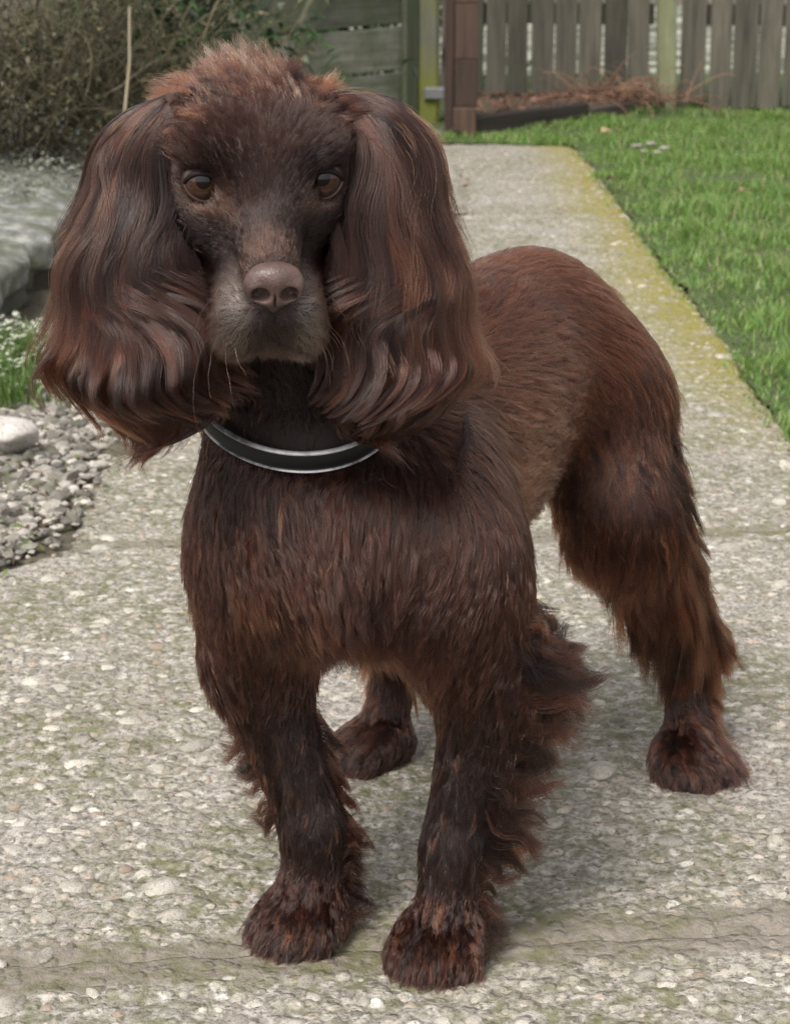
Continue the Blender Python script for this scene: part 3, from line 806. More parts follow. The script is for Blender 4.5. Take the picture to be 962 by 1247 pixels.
# ================================================================== THE PLACE
def ico(sub):
    bm = bmesh.new(); bmesh.ops.create_icosphere(bm, subdivisions=sub, radius=1.0)
    v = np.array([x.co[:] for x in bm.verts]); f = np.array([[y.index for y in x.verts] for x in bm.faces]); bm.free()
    return v, f
ICO1, ICO2, ICO3 = ico(1), ico(2), ico(3)
def rock_shape(seed, planes=14, base=ICO2, rough=.06, flat=1.0, soft=.0):
    r = np.random.default_rng(seed); v, f = base
    n = nrmz(r.normal(size=(planes, 3))); h = r.uniform(.55, .95, planes)
    rad = np.min(np.where(v @ n.T > .05, h / np.maximum(v @ n.T, .05), 9), axis=1)
    rad = np.minimum(rad, 1.1) * (1 - soft) + soft
    p = v * rad[:, None]; p = p * (1 + rough * snoise(p, 4., seed))[:, None]
    p[:, 2] *= flat
    return p, f
def xf(p, loc, sc, rot=None):
    p = p * np.asarray(sc)
    if rot is not None:
        c, s = math.cos(rot), math.sin(rot); p = p @ np.array([[c, s, 0], [-s, c, 0], [0, 0, 1]])
    return p + np.asarray(loc)
class Bag:
    """collects shapes into one mesh, with one colour per shape"""
    def __init__(s): s.v, s.f, s.c, s.n = [], [], [], 0
    def add(s, v, f, c=(1, 1, 1)):
        v = np.asarray(v); s.v.append(v); s.f.extend((np.asarray(f) + s.n).tolist()); s.n += len(v); s.c.append(np.repeat(np.asarray(c, float)[None], len(v), 0))
    def build(s, name, mat, parent=None, smooth=True, origin=(0, 0, 0)):
        o = mesh_obj(name, np.concatenate(s.v) - np.asarray(origin), s.f, mat, parent, smooth)
        a = o.data.color_attributes.new('tint', 'FLOAT_COLOR', 'POINT'); c = np.concatenate(s.c)
        a.data.foreach_set('color', np.concatenate([c, np.ones((len(c), 1))], 1).astype(np.float32).ravel())
        return o
def tube(path, r0, r1, k=4):
    path = np.asarray(path, float); n = len(path); tg = nrmz(np.gradient(path, axis=0)); ref = np.array([.3, .2, .93])
    a = nrmz(np.cross(tg, ref)); b = np.cross(tg, a); rr = np.linspace(r0, r1, n)
    v = np.concatenate([(path[i] + rr[i] * (np.cos(2 * np.pi * np.arange(k) / k)[:, None] * a[i] + np.sin(2 * np.pi * np.arange(k) / k)[:, None] * b[i])) for i in range(n)])
    f = [(i * k + j, i * k + (j + 1) % k, (i + 1) * k + (j + 1) % k, (i + 1) * k + j) for i in range(n - 1) for j in range(k)]
    return v, f
def box(lo, hi, bev=.004):
    bm = bmesh.new(); bmesh.ops.create_cube(bm, size=1.0)
    lo, hi = np.array(lo, float), np.array(hi, float)
    for v in bm.verts: v.co = Vector((lo + hi) / 2 + np.array(v.co[:]) * (hi - lo))
    if bev: bmesh.ops.bevel(bm, geom=bm.edges[:], offset=bev, segments=1, affect='EDGES')
    v = np.array([x.co[:] for x in bm.verts]); f = [[y.index for y in x.verts] for x in bm.faces]; bm.free()
    return v, f

# ---------------------------------------------------------------- materials
def attr_col(nt, name='tint'):
    a = nt.nodes.new('ShaderNodeAttribute'); a.attribute_name = name; return a.outputs['Color']
def concrete_mat():
    m, nt, b = mat_new('concrete'); p = world_pos(nt)
    big = noise(nt, p, 2.2, 5, .6); mid = noise(nt, p, 11., 5, .6); fine = noise(nt, p, 150., 4, .65)
    base = ramp(nt, [(.34, (.108, .098, .086)), (.48, (.280, .262, .235)), (.64, (.52, .495, .455))], fine).outputs[0]
    base = mixc(nt, math_n(nt, 'MULTIPLY', mid, .50), base, (.35, .295, .245))
    vo = N(nt, 'ShaderNodeTexVoronoi', Scale=75., Randomness=1.0); nt.links.new(p, vo.inputs['Vector'])
    sep = nt.nodes.new('ShaderNodeSeparateColor'); nt.links.new(vo.outputs['Color'], sep.inputs[0])
    stone = ramp(nt, [(.0, (.18, .165, .14)), (.35, (.38, .345, .285)), (.6, (.56, .53, .47)), (.8, (.46, .36, .29)), (1., (.70, .68, .63))], sep.outputs[0]).outputs[0]
    inside = ramp(nt, [(.30, (1, 1, 1)), (.52, (0, 0, 0))], vo.outputs['Distance']).outputs[0]
    keep = ramp(nt, [(.35, (0, 0, 0)), (.45, (1, 1, 1))], sep.outputs[1]).outputs[0]
    fac = mixc(nt, 1.0, inside, keep, 'MULTIPLY')
    col = mixc(nt, fac, base, stone)
    # dark grit and pits
    grit = noise(nt, p, 210., 5, .72); col = mixc(nt, ramp(nt, [(.36, (.9, .9, .9)), (.47, (0, 0, 0))], grit).outputs[0], col, (.060, .054, .042))
    # smooth mortar along the joints and old repairs
    mort = attr_col(nt, 'mortar')
    mcol = ramp(nt, [(.3, (.155, .130, .105)), (.7, (.235, .205, .170))], noise(nt, p, 40., 5, .6)).outputs[0]
    col = mixc(nt, math_n(nt, 'MULTIPLY', mort, .85), col, mcol)
    # moss: olive film in patches, yellow along the lawn
    gm = ramp(nt, [(.37, (0, 0, 0)), (.56, (1, 1, 1))], noise(nt, p, 4.5, 6, .65)).outputs[0]
    gf = ramp(nt, [(.40, (0, 0, 0)), (.58, (1, 1, 1))], noise(nt, p, 60., 4, .6)).outputs[0]
    moss = mixc(nt, 1.0, gm, gf, 'MULTIPLY')
    stain = ramp(nt, [(.52, (0, 0, 0)), (.66, (1, 1, 1))], noise(nt, p, 3.3, 6, .7, .6)).outputs[0]
    col = mixc(nt, math_n(nt, 'MULTIPLY', stain, .25), col, (.12, .105, .085))
    col = mixc(nt, math_n(nt, 'MULTIPLY', moss, .74), col, (.105, .108, .035))
    ym = attr_col(nt, 'edge')
    ymf = ramp(nt, [(.30, (0, 0, 0)), (.52, (1, 1, 1))], noise(nt, p, 26., 5, .7)).outputs[0]
    col = mixc(nt, mixc(nt, 1.0, ym, ymf, 'MULTIPLY'), col, (.215, .185, .025))
    nt.links.new(col, b.inputs['Base Color']); b.inputs['Roughness'].default_value = .88
    h = math_n(nt, 'ADD', math_n(nt, 'MULTIPLY', inside, .5), math_n(nt, 'MULTIPLY', fine, .8))
    bump(nt, b, h, .8, .006)
    return m
def stone_mat(name, cols, sc=30., moss=0.0, rnd=True, lohi=(.62, 1.25)):
    m, nt, b = mat_new(name); p = world_pos(nt)
    c = ramp(nt, cols, noise(nt, p, sc, 6, .65)).outputs[0]
    t = attr_col(nt); 
    if rnd:
        oi = nt.nodes.new('ShaderNodeObjectInfo')
        v = N(nt, 'ShaderNodeMapRange'); v.inputs['To Min'].default_value = lohi[0]; v.inputs['To Max'].default_value = lohi[1]
        nt.links.new(oi.outputs['Random'], v.inputs['Value']); sc_ = nt.nodes.new('ShaderNodeVectorMath'); sc_.operation = 'SCALE'
        nt.links.new(c, sc_.inputs[0]); nt.links.new(v.outputs[0], sc_.inputs['Scale']); c = sc_.outputs[0]
    else: c = mixc(nt, 1.0, c, t, 'MULTIPLY')
    pit = noise(nt, p, sc * 9, 4, .6)
    c = mixc(nt, ramp(nt, [(.34, (.6, .6, .6)), (.46, (0, 0, 0))], pit).outputs[0], c, (.09, .08, .065))
    if moss:
        f = ramp(nt, [(.45, (0, 0, 0)), (.62, (1, 1, 1))], noise(nt, p, 14., 5, .65)).outputs[0]
        c = mixc(nt, math_n(nt, 'MULTIPLY', f, moss), c, (.075, .085, .035))
    nt.links.new(c, b.inputs['Base Color']); b.inputs['Roughness'].default_value = .85
    bump(nt, b, pit, .5, .004)
    return m
def wood_mat(name, c0, c1, moss=0.0, mosscol=(.10, .12, .03), axis='z', low=None):
    m, nt, b = mat_new(name)
    tc = nt.nodes.new('ShaderNodeTexCoord'); oi = nt.nodes.new('ShaderNodeObjectInfo')
    ad = nt.nodes.new('ShaderNodeVectorMath'); ad.operation = 'ADD'; cb = nt.nodes.new('ShaderNodeCombineXYZ')
    nt.links.new(math_n(nt, 'MULTIPLY', oi.outputs['Random'], 37.), cb.inputs[0]); nt.links.new(math_n(nt, 'MULTIPLY', oi.outputs['Random'], 91.), cb.inputs[2])
    nt.links.new(tc.outputs['Object'], ad.inputs[0]); nt.links.new(cb.outputs[0], ad.inputs[1])
    mp = nt.nodes.new('ShaderNodeMapping'); mp.inputs['Scale'].default_value = (60, 60, 3.5) if axis == 'z' else (3.5, 60, 60); nt.links.new(ad.outputs[0], mp.inputs[0])
    g = noise(nt, mp.outputs[0], 1.0, 5, .65, .4)
    c = ramp(nt, [(.3, c0), (.7, c1)], g).outputs[0]
    v = N(nt, 'ShaderNodeMapRange'); v.inputs['To Min'].default_value = .50; v.inputs['To Max'].default_value = 1.45
    nt.links.new(oi.outputs['Random'], v.inputs['Value']); s_ = nt.nodes.new('ShaderNodeVectorMath'); s_.operation = 'SCALE'
    nt.links.new(c, s_.inputs[0]); nt.links.new(v.outputs[0], s_.inputs['Scale']); c = s_.outputs[0]
    p = world_pos(nt)
    if moss:
        f = ramp(nt, [(.42, (0, 0, 0)), (.62, (1, 1, 1))], noise(nt, p, 9., 5, .65)).outputs[0]
        if low is not None:
            sp = nt.nodes.new('ShaderNodeSeparateXYZ'); nt.links.new(p, sp.inputs[0])
            z = N(nt, 'ShaderNodeMapRange'); z.inputs['From Min'].default_value = low[0]; z.inputs['From Max'].default_value = low[1]; z.inputs['To Min'].default_value = 1; z.inputs['To Max'].default_value = 0
            nt.links.new(sp.outputs[2], z.inputs['Value']); f = math_n(nt, 'ADD', math_n(nt, 'MULTIPLY', f, .35), z.outputs[0], True)
        c = mixc(nt, math_n(nt, 'MULTIPLY', f, moss), c, mosscol)
    nt.links.new(c, b.inputs['Base Color']); b.inputs['Roughness'].default_value = .85
    bump(nt, b, g, .5, .004)
    return m
def leaf_mat(name, rough=.55, trans=.25):
    m, nt, b = mat_new(name); c = attr_col(nt); nt.links.new(c, b.inputs['Base Color']); b.inputs['Roughness'].default_value = rough
    tr = nt.nodes.new('ShaderNodeBsdfTranslucent'); nt.links.new(c, tr.inputs[0]); mx = nt.nodes.new('ShaderNodeMixShader'); mx.inputs[0].default_value = trans
    nt.links.new(b.outputs[0], mx.inputs[1]); nt.links.new(tr.outputs[0], mx.inputs[2]); nt.links.new(mx.outputs[0], nt.nodes['Material Output'].inputs[0])
    return m
M_CONC = concrete_mat()
M_PEB = stone_mat('pebble_stone', [(.3, (.20, .175, .14)), (.5, (.40, .37, .315)), (.75, (.56, .53, .48))], 60.)
M_PEBC = stone_mat('small_pebble_stone', [(.3, (.7, .66, .6)), (.6, (1, .97, .92))], 50., rnd=False)
M_ROCK = stone_mat('wall_stone', [(.32, (.09, .092, .08)), (.5, (.22, .22, .20)), (.68, (.44, .44, .41))], 26., moss=.75)
M_ROCKD = stone_mat('mossy_shaded_wall_stone', [(.3, (.035, .038, .026)), (.55, (.075, .08, .058)), (.75, (.14, .14, .115))], 14., moss=.6)  # moss, and the overhang's shade painted in as a darker stone colour
M_RUB = stone_mat('rubble_stone', [(.3, (.13, .115, .095)), (.55, (.28, .255, .22)), (.75, (.50, .47, .44))], 40., moss=.45, lohi=(.30, 1.1))
M_PALE = stone_mat('pale_stone', [(.3, (.36, .33, .30)), (.7, (.56, .52, .49))], 25., rnd=False)
M_BOARD = wood_mat('weathered_board', (.030, .027, .021), (.095, .084, .064), .18, (.075, .085, .04))
M_GPOST = wood_mat('green_post_wood', (.085, .090, .050), (.16, .165, .095), .4)
M_GATE = wood_mat('gate_wood', (.12, .122, .09), (.27, .27, .22), .5, (.06, .085, .025), axis='x')
M_GATEV = wood_mat('gate_brace_wood', (.06, .065, .042), (.125, .13, .09), .5, (.06, .085, .025))
M_MPOST = wood_mat('mossy_post_wood', (.10, .105, .075), (.19, .19, .145), .85, (.15, .16, .02), low=(.10, .28))
M_BROWN = wood_mat('brown_timber', (.024, .013, .009), (.070, .040, .027))
M_SLEEP = wood_mat('dark_timber', (.022, .016, .013), (.060, .046, .038), axis='x')
M_LEAF = leaf_mat('leaf'); M_BLADE = leaf_mat('grass_blade', .5, .35); M_TWIG = leaf_mat('twig_bark', .85, 0.0)

# ---------------------------------------------------------------- ground, lawn
def soil_mat():
    m, nt, b = mat_new('soil'); p = world_pos(nt)
    c = ramp(nt, [(.3, (.055, .045, .030)), (.55, (.10, .085, .058)), (.75, (.16, .14, .10))], noise(nt, p, 30., 6, .7)).outputs[0]
    nt.links.new(c, b.inputs['Base Color']); b.inputs['Roughness'].default_value = .95; bump(nt, b, noise(nt, p, 90., 5, .7), .7, .01)
    return m
M_SOIL = soil_mat()
def turf_mat():
    m, nt, b = mat_new('turf'); p = world_pos(nt)
    c = ramp(nt, [(.3, (.05, .055, .022)), (.55, (.065, .095, .028)), (.8, (.09, .12, .04))], noise(nt, p, 25., 6, .7)).outputs[0]
    bald = ramp(nt, [(.56, (0, 0, 0)), (.66, (1, 1, 1))], noise(nt, p, 3.1, 5, .6)).outputs[0]
    c = mixc(nt, math_n(nt, 'MULTIPLY', bald, .7), c, (.14, .115, .07))
    nt.links.new(c, b.inputs['Base Color']); b.inputs['Roughness'].default_value = .95; bump(nt, b, noise(nt, p, 120., 4, .7), .8, .01)
    return m
M_TURF = turf_mat()
ground = mesh_obj('ground', [(-300, -100, -.03), (300, -100, -.03), (300, 500, -.03), (-300, 500, -.03)], [(0, 1, 2, 3)], M_SOIL); tag(ground, kind='structure')
def sheet(name, x0, x1, y0, y1, step, zf, mat, keep=None, attrs=None, parent=None, kind='structure', warp=None, res=None):
    nx, ny = res or (max(2, int((x1 - x0) / step)), max(2, int((y1 - y0) / step))); xs = np.linspace(x0, x1, nx); ys = np.linspace(y0, y1, ny)
    X, Y = np.meshgrid(xs, ys, indexing='ij')
    if warp is not None: X, Y = warp(X, Y)
    v = np.stack([X, Y, zf(X, Y)], -1).reshape(-1, 3); nx, ny = len(xs), len(ys)
    i = np.arange(nx * ny).reshape(nx, ny); f = np.stack([i[:-1, :-1], i[1:, :-1], i[1:, 1:], i[:-1, 1:]], -1).reshape(-1, 4)
    if keep is not None: f = f[keep(v[f].mean(1))]
    me = bpy.data.meshes.new(name); me.vertices.add(len(v)); me.vertices.foreach_set('co', v.astype(np.float32).ravel())
    me.loops.add(f.size); me.loops.foreach_set('vertex_index', f.ravel().astype(np.int32)); me.polygons.add(len(f))
    me.polygons.foreach_set('loop_start', np.arange(0, f.size, 4).astype(np.int32)); me.polygons.foreach_set('use_smooth', np.ones(len(f), bool))
    me.update(calc_edges=True); me.materials.append(mat)
    for k, fn in (attrs or {}).items():
        a = me.attributes.new(k, 'FLOAT', 'POINT'); a.data.foreach_set('value', fn(v).astype(np.float32))
    o = bpy.data.objects.new(name, me); COL.objects.link(o); o.parent = parent
    if kind: tag(o, kind=kind)
    return o
def sheet_n(name, nx, ny, zf, mat, attrs, parent, warp):
    st = 1.0 / max(nx, ny); return sheet(name, 0, 1, 0, 1, 1, zf, mat, None, attrs, parent, None, warp, (nx, ny))
def z_lawn(X, Y):
    p = np.stack([X, Y, 0 * X], -1); return .004 + .010 * snoise(p, 2.5, 41) + .004 * snoise(p, 14., 42)
def edge_r(Y): p = np.stack([0 * Y, Y, 0 * Y], -1); return .572 + .016 * snoise(p, 7., 43) + .009 * snoise(p, 30., 44)
lawn = sheet('lawn', 0, 5.5, 2.6, 9.5, .04, z_lawn, M_TURF, warp=lambda X, Y: (np.where(Y < 6.8, edge_r(Y), .565) - .006 + X, Y))
lawn2 = sheet('lawn', -.1, .57, 6.74, 9.5, .05, lambda X, Y: z_lawn(X, Y) - .004, M_TURF)

# grass: blades in one mesh
def blades(name, pts, hgt, wid, cols, lean=.5, seg=3, mat=None):
    n = len(pts); r = np.random.default_rng(len(pts)); a = r.uniform(0, 6.283, n); d = np.stack([np.cos(a), np.sin(a), 0 * a], 1); sd_ = np.stack([-d[:, 1], d[:, 0], 0 * a], 1)
    ln = (r.uniform(.1, 1, n) * lean)[:, None]; V_ = []
    for k in range(seg + 1):
        t = k / seg; c = pts + np.array([0, 0, 1]) * (hgt * t * (1 - .3 * ln[:, 0] * t))[:, None] + d * (hgt[:, None] * ln * t * t)
        wdt = (wid * (1 - t ** 1.5) + .0002)[:, None]; V_ += [c - sd_ * wdt, c + sd_ * wdt]
    V_ = np.stack(V_, 1).reshape(-1, 3); m = 2 * (seg + 1); b0 = (np.arange(n) * m)[:, None]
    f = np.concatenate([np.concatenate([b0 + 2 * k, b0 + 2 * k + 1, b0 + 2 * k + 3, b0 + 2 * k + 2], 1)[:, None] for k in range(seg)], 1).reshape(-1, 4)
    me = bpy.data.meshes.new(name); me.vertices.add(len(V_)); me.vertices.foreach_set('co', V_.astype(np.float32).ravel())
    me.loops.add(f.size); me.loops.foreach_set('vertex_index', f.ravel().astype(np.int32)); me.polygons.add(len(f)); me.polygons.foreach_set('loop_start', np.arange(0, f.size, 4).astype(np.int32))
    me.update(calc_edges=True); me.materials.append(mat or M_BLADE)
    at = me.color_attributes.new('tint', 'FLOAT_COLOR', 'POINT'); c = np.repeat(cols, m, 0); at.data.foreach_set('color', np.concatenate([c, np.ones((len(c), 1))], 1).astype(np.float32).ravel())
    o = bpy.data.objects.new(name, me); COL.objects.link(o); return o
def lawn_grass():
    r = np.random.default_rng(51); M = int(120000)
    Y = 2.7 + (8.1 - 2.7) * r.random(M) ** 1.25; X = r.uniform(.1, 2.1, M)
    er = edge_r(Y); lim = (481 / 2600) * Y * 1.25 + .15
    pond = np.stack([X, Y, 0 * X], -1)
    bald = sstep(snoise(pond, 3.2, 61) + .5 * snoise(pond, 11., 62),   .22, .85)
    k = ((X > er - .05 * r.random(M) ** 2) | (Y > 6.72 + .05 * np.sin(9 * X))) & (X < lim) & (r.random(M) > .93 * bald) & ~((X < sleep_x(Y)) & (Y > 6.9))
    X, Y = X[k], Y[k]; pts = np.stack([X, Y, z_lawn(X, Y) - .003], 1)
    pp = np.stack([X, Y, 0 * X], 1); tuft = .5 + .5 * snoise(pp, 5.5, 63)
    h = (.018 + .030 * sstep(tuft, .3, .9)) * r.uniform(.6, 1.3, len(X)); h *= .55 + .45 * sstep(X - edge_r(Y), .0, .12)
    c1, c2, c3, c4 = np.array([.075, .165, .032]), np.array([.185, .312, .066]), np.array([.28, .33, .11]), np.array([.36, .31, .18])
    c = lerp(np.repeat(c1[None], len(X), 0), c2, r.random(len(X)) * .6 + .5 * tuft); c = lerp(c, c3, (r.random(len(X)) > .80) * .8); c = lerp(c, c4, (r.random(len(X)) > .93) * .8)
    return tag(blades('grass', pts, h, r.uniform(.0012, .0024, len(X)), c, 1.0), kind='stuff')
SLA, SLB = G(566, 168), G(812, 134)
def sleep_x(Y): return SLA[0] + (SLB[0] - SLA[0]) * (Y - SLA[1]) / (SLB[1] - SLA[1]) + 0 * Y
lawn_grass()

# ---------------------------------------------------------------- the path: slabs cast one after another, pebbles standing proud
path = empty('path'); tag(path, kind='structure')
J = [  # joints as lines across the path: (y at x = -.45, y at x = .6, half width of the mortar band)
    (1.375, 1.475, .040), (2.43, 2.50, .018), (3.95, 3.88, .016), (5.2, 5.2, .010)]
def joint_y(j, X): return J[j][0] + (J[j][1] - J[j][0]) * (X + .45) / 1.05
def edge_l(Y): p = np.stack([0 * Y, Y, 0 * Y], -1); return (-.415 - .16 * (1 - sstep(Y, 2.15, 2.45))) + .022 * snoise(p, 5., 45) + .010 * snoise(p, 22., 46)
def z_path(X, Y):
    p = np.stack([X, Y, 0 * X], -1)
    z = .003 * snoise(p, 5., 47) + .0026 * np.abs(snoise(p, 55., 48)) + .0016 * snoise(p, 150., 49)
    dr = edge_r(Y) - X; dl_ = X - edge_l(Y)
    return z - .02 * (1 - sstep(np.minimum(dr, dl_), -.01, .02)) - .0
def mortar_w(v):
    out = np.zeros(len(v))
    p = v * np.array([1, 1, 0]); wob = .014 * snoise(p, 9., 55) + .006 * snoise(p, 40., 56)
    for j, (a, b, hw) in enumerate(J):
        d = np.abs(v[:, 1] - joint_y(j, v[:, 0]) + wob); out = np.maximum(out, 1 - sstep(d, hw * .7, hw * 1.25))
    return out
def edge_w(v): return sstep(v[:, 0] - edge_r(v[:, 1]) + .03 * snoise(v, 9., 57), -.22, -.01) * sstep(v[:, 1], 2.6, 3.6) * .95
attrs = {'mortar': mortar_w, 'edge': edge_w}
slabs = []
bounds = [(.85, 0), (0, 1), (1, 2), (2, 3), (3, 6.75)]
for i, (a, b) in enumerate(bounds):
    lo = (lambda X, a=a: joint_y(a, X)) if a in (0, 1, 2, 3) and i > 0 else (lambda X: .85 + 0 * X)
    hi = (lambda X, b=b: joint_y(b, X)) if i < 4 else (lambda X: 6.72 + .03 * np.sin(8 * X))
    y0 = .85 if i == 0 else min(J[a][:2]) - .02; y1 = 6.8 if i == 4 else max(J[b][:2]) + .02
    st = (.005, .005, .008, .012, .014)[i]
    def warp(S, T, lo=lo, hi=hi):
        X = -.42 + S * 1.0; Y = lo(X) + .0003 + T * (hi(X) - lo(X) - .0006); el, er = edge_l(Y) - .01, edge_r(Y) + .006
        X = el + S * (er - el); return X, lo(X) + .0003 + T * (hi(X) - lo(X) - .0006)
    def zf(X, Y, lo=lo, hi=hi, i=i):
        d = np.minimum(Y - lo(X), hi(X) - Y); z = z_path(X, Y) - .003 * (1 - sstep(d, -.002, .012))
        if i == 4:    # a cut slab let into the path, with an open groove round it
            g = np.minimum(np.where(Y < 6.18, np.abs(X - .185), 9), np.where(X < .185, np.abs(Y - 6.17), 9)); z = z - .014 * (1 - sstep(g, .006, .014)); z = z + .006 * ((X < .185) & (Y < 6.17))
        return z
    nxs, nys = int(1.05 / st), int((y1 - y0) / st)
    slabs.append(sheet_n('path_slab', nxs, nys, zf, M_CONC, attrs, path, warp))
groove_bag = None
# pebbles
PSH = [rock_shape(200 + i, 16, ICO1 if i % 2 else ICO2, .05, .55, .45) for i in range(8)]
PME = []
for i, (v, f) in enumerate(PSH):
    me = bpy.data.meshes.new('pebble'); me.from_pydata(v.tolist(), [], f.tolist()); me.polygons.foreach_set('use_smooth', [True] * len(f)); me.materials.append(M_PEB); me.update(); PME.append(me)
def put_pebbles():
    r = np.random.default_rng(71); M = 30000
    Y = .9 + 5.7 * r.random(M) ** 1.35; X = r.uniform(-.6, .6, M)
    k = (X < edge_r(Y) - .01) & (X > edge_l(Y) + .005) & (np.abs(X) < .19 * Y * 1.15 + .05); X, Y = X[k], Y[k]; M = len(X)
    v = np.stack([X, Y, 0 * X], 1); mo = mortar_w(v); dn = sstep(.55 + .75 * snoise(v, 6., 72), .0, 1.0)
    s = np.exp(r.normal(math.log(.0062), .52, M)).clip(.0025, .019)
    near_r = (Y < 1.40) & (X > .04)
    s = np.where(near_r & (r.random(M) < .16), r.uniform(.011, .016, M), s)
    keepm = (r.random(M) < (.25 + .75 * dn) * np.where(s > .010, .35, .9)) & (r.random(M) > mo * .93)
    X, Y, s = X[keepm], Y[keepm], s[keepm]
    # no two large ones in the same spot
    order = np.argsort(-s / Y); X, Y, s = X[order], Y[order], s[order]
    cell = {}; sel = []
    for i in range(len(X)):
        cx, cy = int(X[i] / .03), int(Y[i] / .03); ok = True
        for ax_ in (-1, 0, 1):
            for ay in (-1, 0, 1):
                for j in cell.get((cx + ax_, cy + ay), ()):
                    if (X[i] - X[j]) ** 2 + (Y[i] - Y[j]) ** 2 < (.80 * (s[i] + s[j])) ** 2: ok = False; break
        if ok: cell.setdefault((cx, cy), []).append(i); sel.append(i)
    X, Y, s = X[sel], Y[sel], s[sel]; n = len(X); u_, v_ = proj(np.stack([X, Y, 0 * X], 1))
    inview = (u_ > -20) & (u_ < 985) & (v_ < 1270)
    col = np.array([[.34, .31, .26], [.38, .35, .30], [.46, .43, .38], [.36, .285, .23], [.24, .225, .195], [.52, .49, .44]])
    bag = Bag(); done = 0
    for i in range(n):
        k = r.integers(8); rot = r.uniform(0, 6.28); sx = s[i] * r.uniform(.9, 1.35); sy = s[i] * r.uniform(.7, 1.0); sz = s[i] * r.uniform(.55, .9)
        z = float(z_path(np.array(X[i]), np.array(Y[i]))) - sz * .55 * r.uniform(.30, .75)
        if inview[i] and done < 295:
            done += 1; o = bpy.data.objects.new('pebble', PME[k]); COL.objects.link(o); o.location = (X[i], Y[i], z); o.scale = (sx, sy, sz); o.rotation_euler = (r.normal() * .12, r.normal() * .12, rot)
            o.parent = slabs[0] if Y[i] < joint_y(0, X[i]) else slabs[1] if Y[i] < joint_y(1, X[i]) else slabs[2] if Y[i] < joint_y(2, X[i]) else slabs[3]
        else:
            v, f = PSH[k] if Y[i] < 2.2 else PSH[1 + 2 * (k % 4)]
            bag.add(xf(v, (X[i], Y[i], z), (sx, sy, sz), rot), f, col[r.integers(6)] * r.uniform(.8, 1.1))
    o = bag.build('fine_pebbles', M_PEBC, path); tag(o, kind='stuff'); print('pebbles', n, done)
put_pebbles()
print('path', time.time() - T0)

# ---------------------------------------------------------------- fence behind the lawn
def board_fence(A, B, name, label, width, gap, ht, zlo, seed, rails=True, light=None):
    A, B = np.array(A, float), np.array(B, float); L = np.linalg.norm(B - A); ax = (B - A) / L; ang = math.atan2(ax[1], ax[0]); r = np.random.default_rng(seed)
    root = empty(name, tuple(A)); root.rotation_euler.z = ang; tag(root, label, 'fence')
    x = 0.0; base = None
    while x < L - width * .5:
        wd = width * r.uniform(.88, 1.1); th = .014
        v, f = box((-wd / 2, -th, 0), (wd / 2, 0, ht * r.uniform(.98, 1.02)), .0025)
        o = mesh_obj('fence_board', v, f, M_BOARD, root); o.location = (x + wd / 2, r.uniform(-.010, .010), zlo + r.uniform(-.012, .03)); o.rotation_euler.y = r.normal() * .008
        x += wd + gap * r.uniform(.15, 1.7)
    if rails:
        for z in (.30, 1.2):
            v, f = box((0, .003, z), (L, .04, z + .075), .003); mesh_obj('fence_rail', v, f, M_BOARD, root)
    return root
gv, gnt, gb_ = mat_new('gap_light_pale'); gb_.inputs['Roughness'].default_value = .95
gnt.links.new(ramp(gnt, [(.42, (.045, .05, .03)), (.62, (.34, .34, .27))], noise(gnt, world_pos(gnt), 4., 5)).outputs[0], gb_.inputs['Base Color'])  # pale patches stand for daylight showing between the boards
sheet('gap_light_ground', -2.0, 6.0, 8.12, 16.0, .5, lambda X, Y: -.015 + 0 * X, gv)  # pale ground added behind the fence so light seems to pass the gaps
FA, FP, FB = np.array([.17, 8.02, 0]), np.array([.985, 7.90, 0]), np.array([2.35, 7.66, 0])
board_fence(FA, FP - np.array([.05, -.006, 0]), 'board_fence', 'grey green upright board fence behind the heap of dead twigs', .075, .0095, 1.55, .03, 81)
board_fence(FP + np.array([.05, -.01, 0]), FB, 'board_fence', 'grey brown upright board fence behind the lawn, right of the green post', .081, .0095, 1.55, .0, 82)
v, f = box((-.032, -.04, -.05), (.032, .04, 1.65), .006); o = mesh_obj('fence_post', v, f, M_GPOST); o.location = (.985, 7.86, 0); tag(o, 'slim pale green fence post where the two board fences meet', 'post')
o.rotation_euler.y = R(-2.0)

# brown post with its base block
bp = G(560, 166); post = empty('gate_post', tuple(bp)); tag(post, 'dark brown timber post at the end of the concrete path', 'post')
for lo, hi in (((-.020, -.045, .0985), (.055, .045, .2465)), ((-.0188, -.0438, .248), (.0538, .0438, .4215)), ((-.020, -.045, .423), (.055, .045, 1.5))):
    v, f = box(lo, hi, .0025); mesh_obj('post_block', v, f, M_BROWN, post)
v, f = box((-.050, -.030, .0), (-.0215, .035, 1.5), .004); mesh_obj('edge_strip', v, f, M_BROWN, post)
v, f = box((-.024, -.060, -.02), (.050, .040, .097), .005); mesh_obj('base_block', v, f, M_BROWN, post)
# timber edging of the bed
d = SLB - SLA; L = np.linalg.norm(d[:2]); o_ = empty('timber_edging', tuple(SLA)); o_.rotation_euler.z = math.atan2(d[1], d[0]); tag(o_, 'dark weathered timber edging board between lawn and heap of twigs', 'edging')
for k, (a, b) in enumerate(((0.02, L * .56), (L * .565, L))):
    v, f = box((a, -.02, -.03), (b, .025, .066 - .02 * k), .005); mesh_obj('edging_board', v, f, M_SLEEP, o_)
bed = sheet('planting_bed', .18, 1.05, 6.9, 8.05, .03, lambda X, Y: .035 + .02 * snoise(np.stack([X, Y, 0 * X], -1), 9., 91) - 0 * X, M_SOIL, lambda c: c[:, 0] < sleep_x(c[:, 1]))

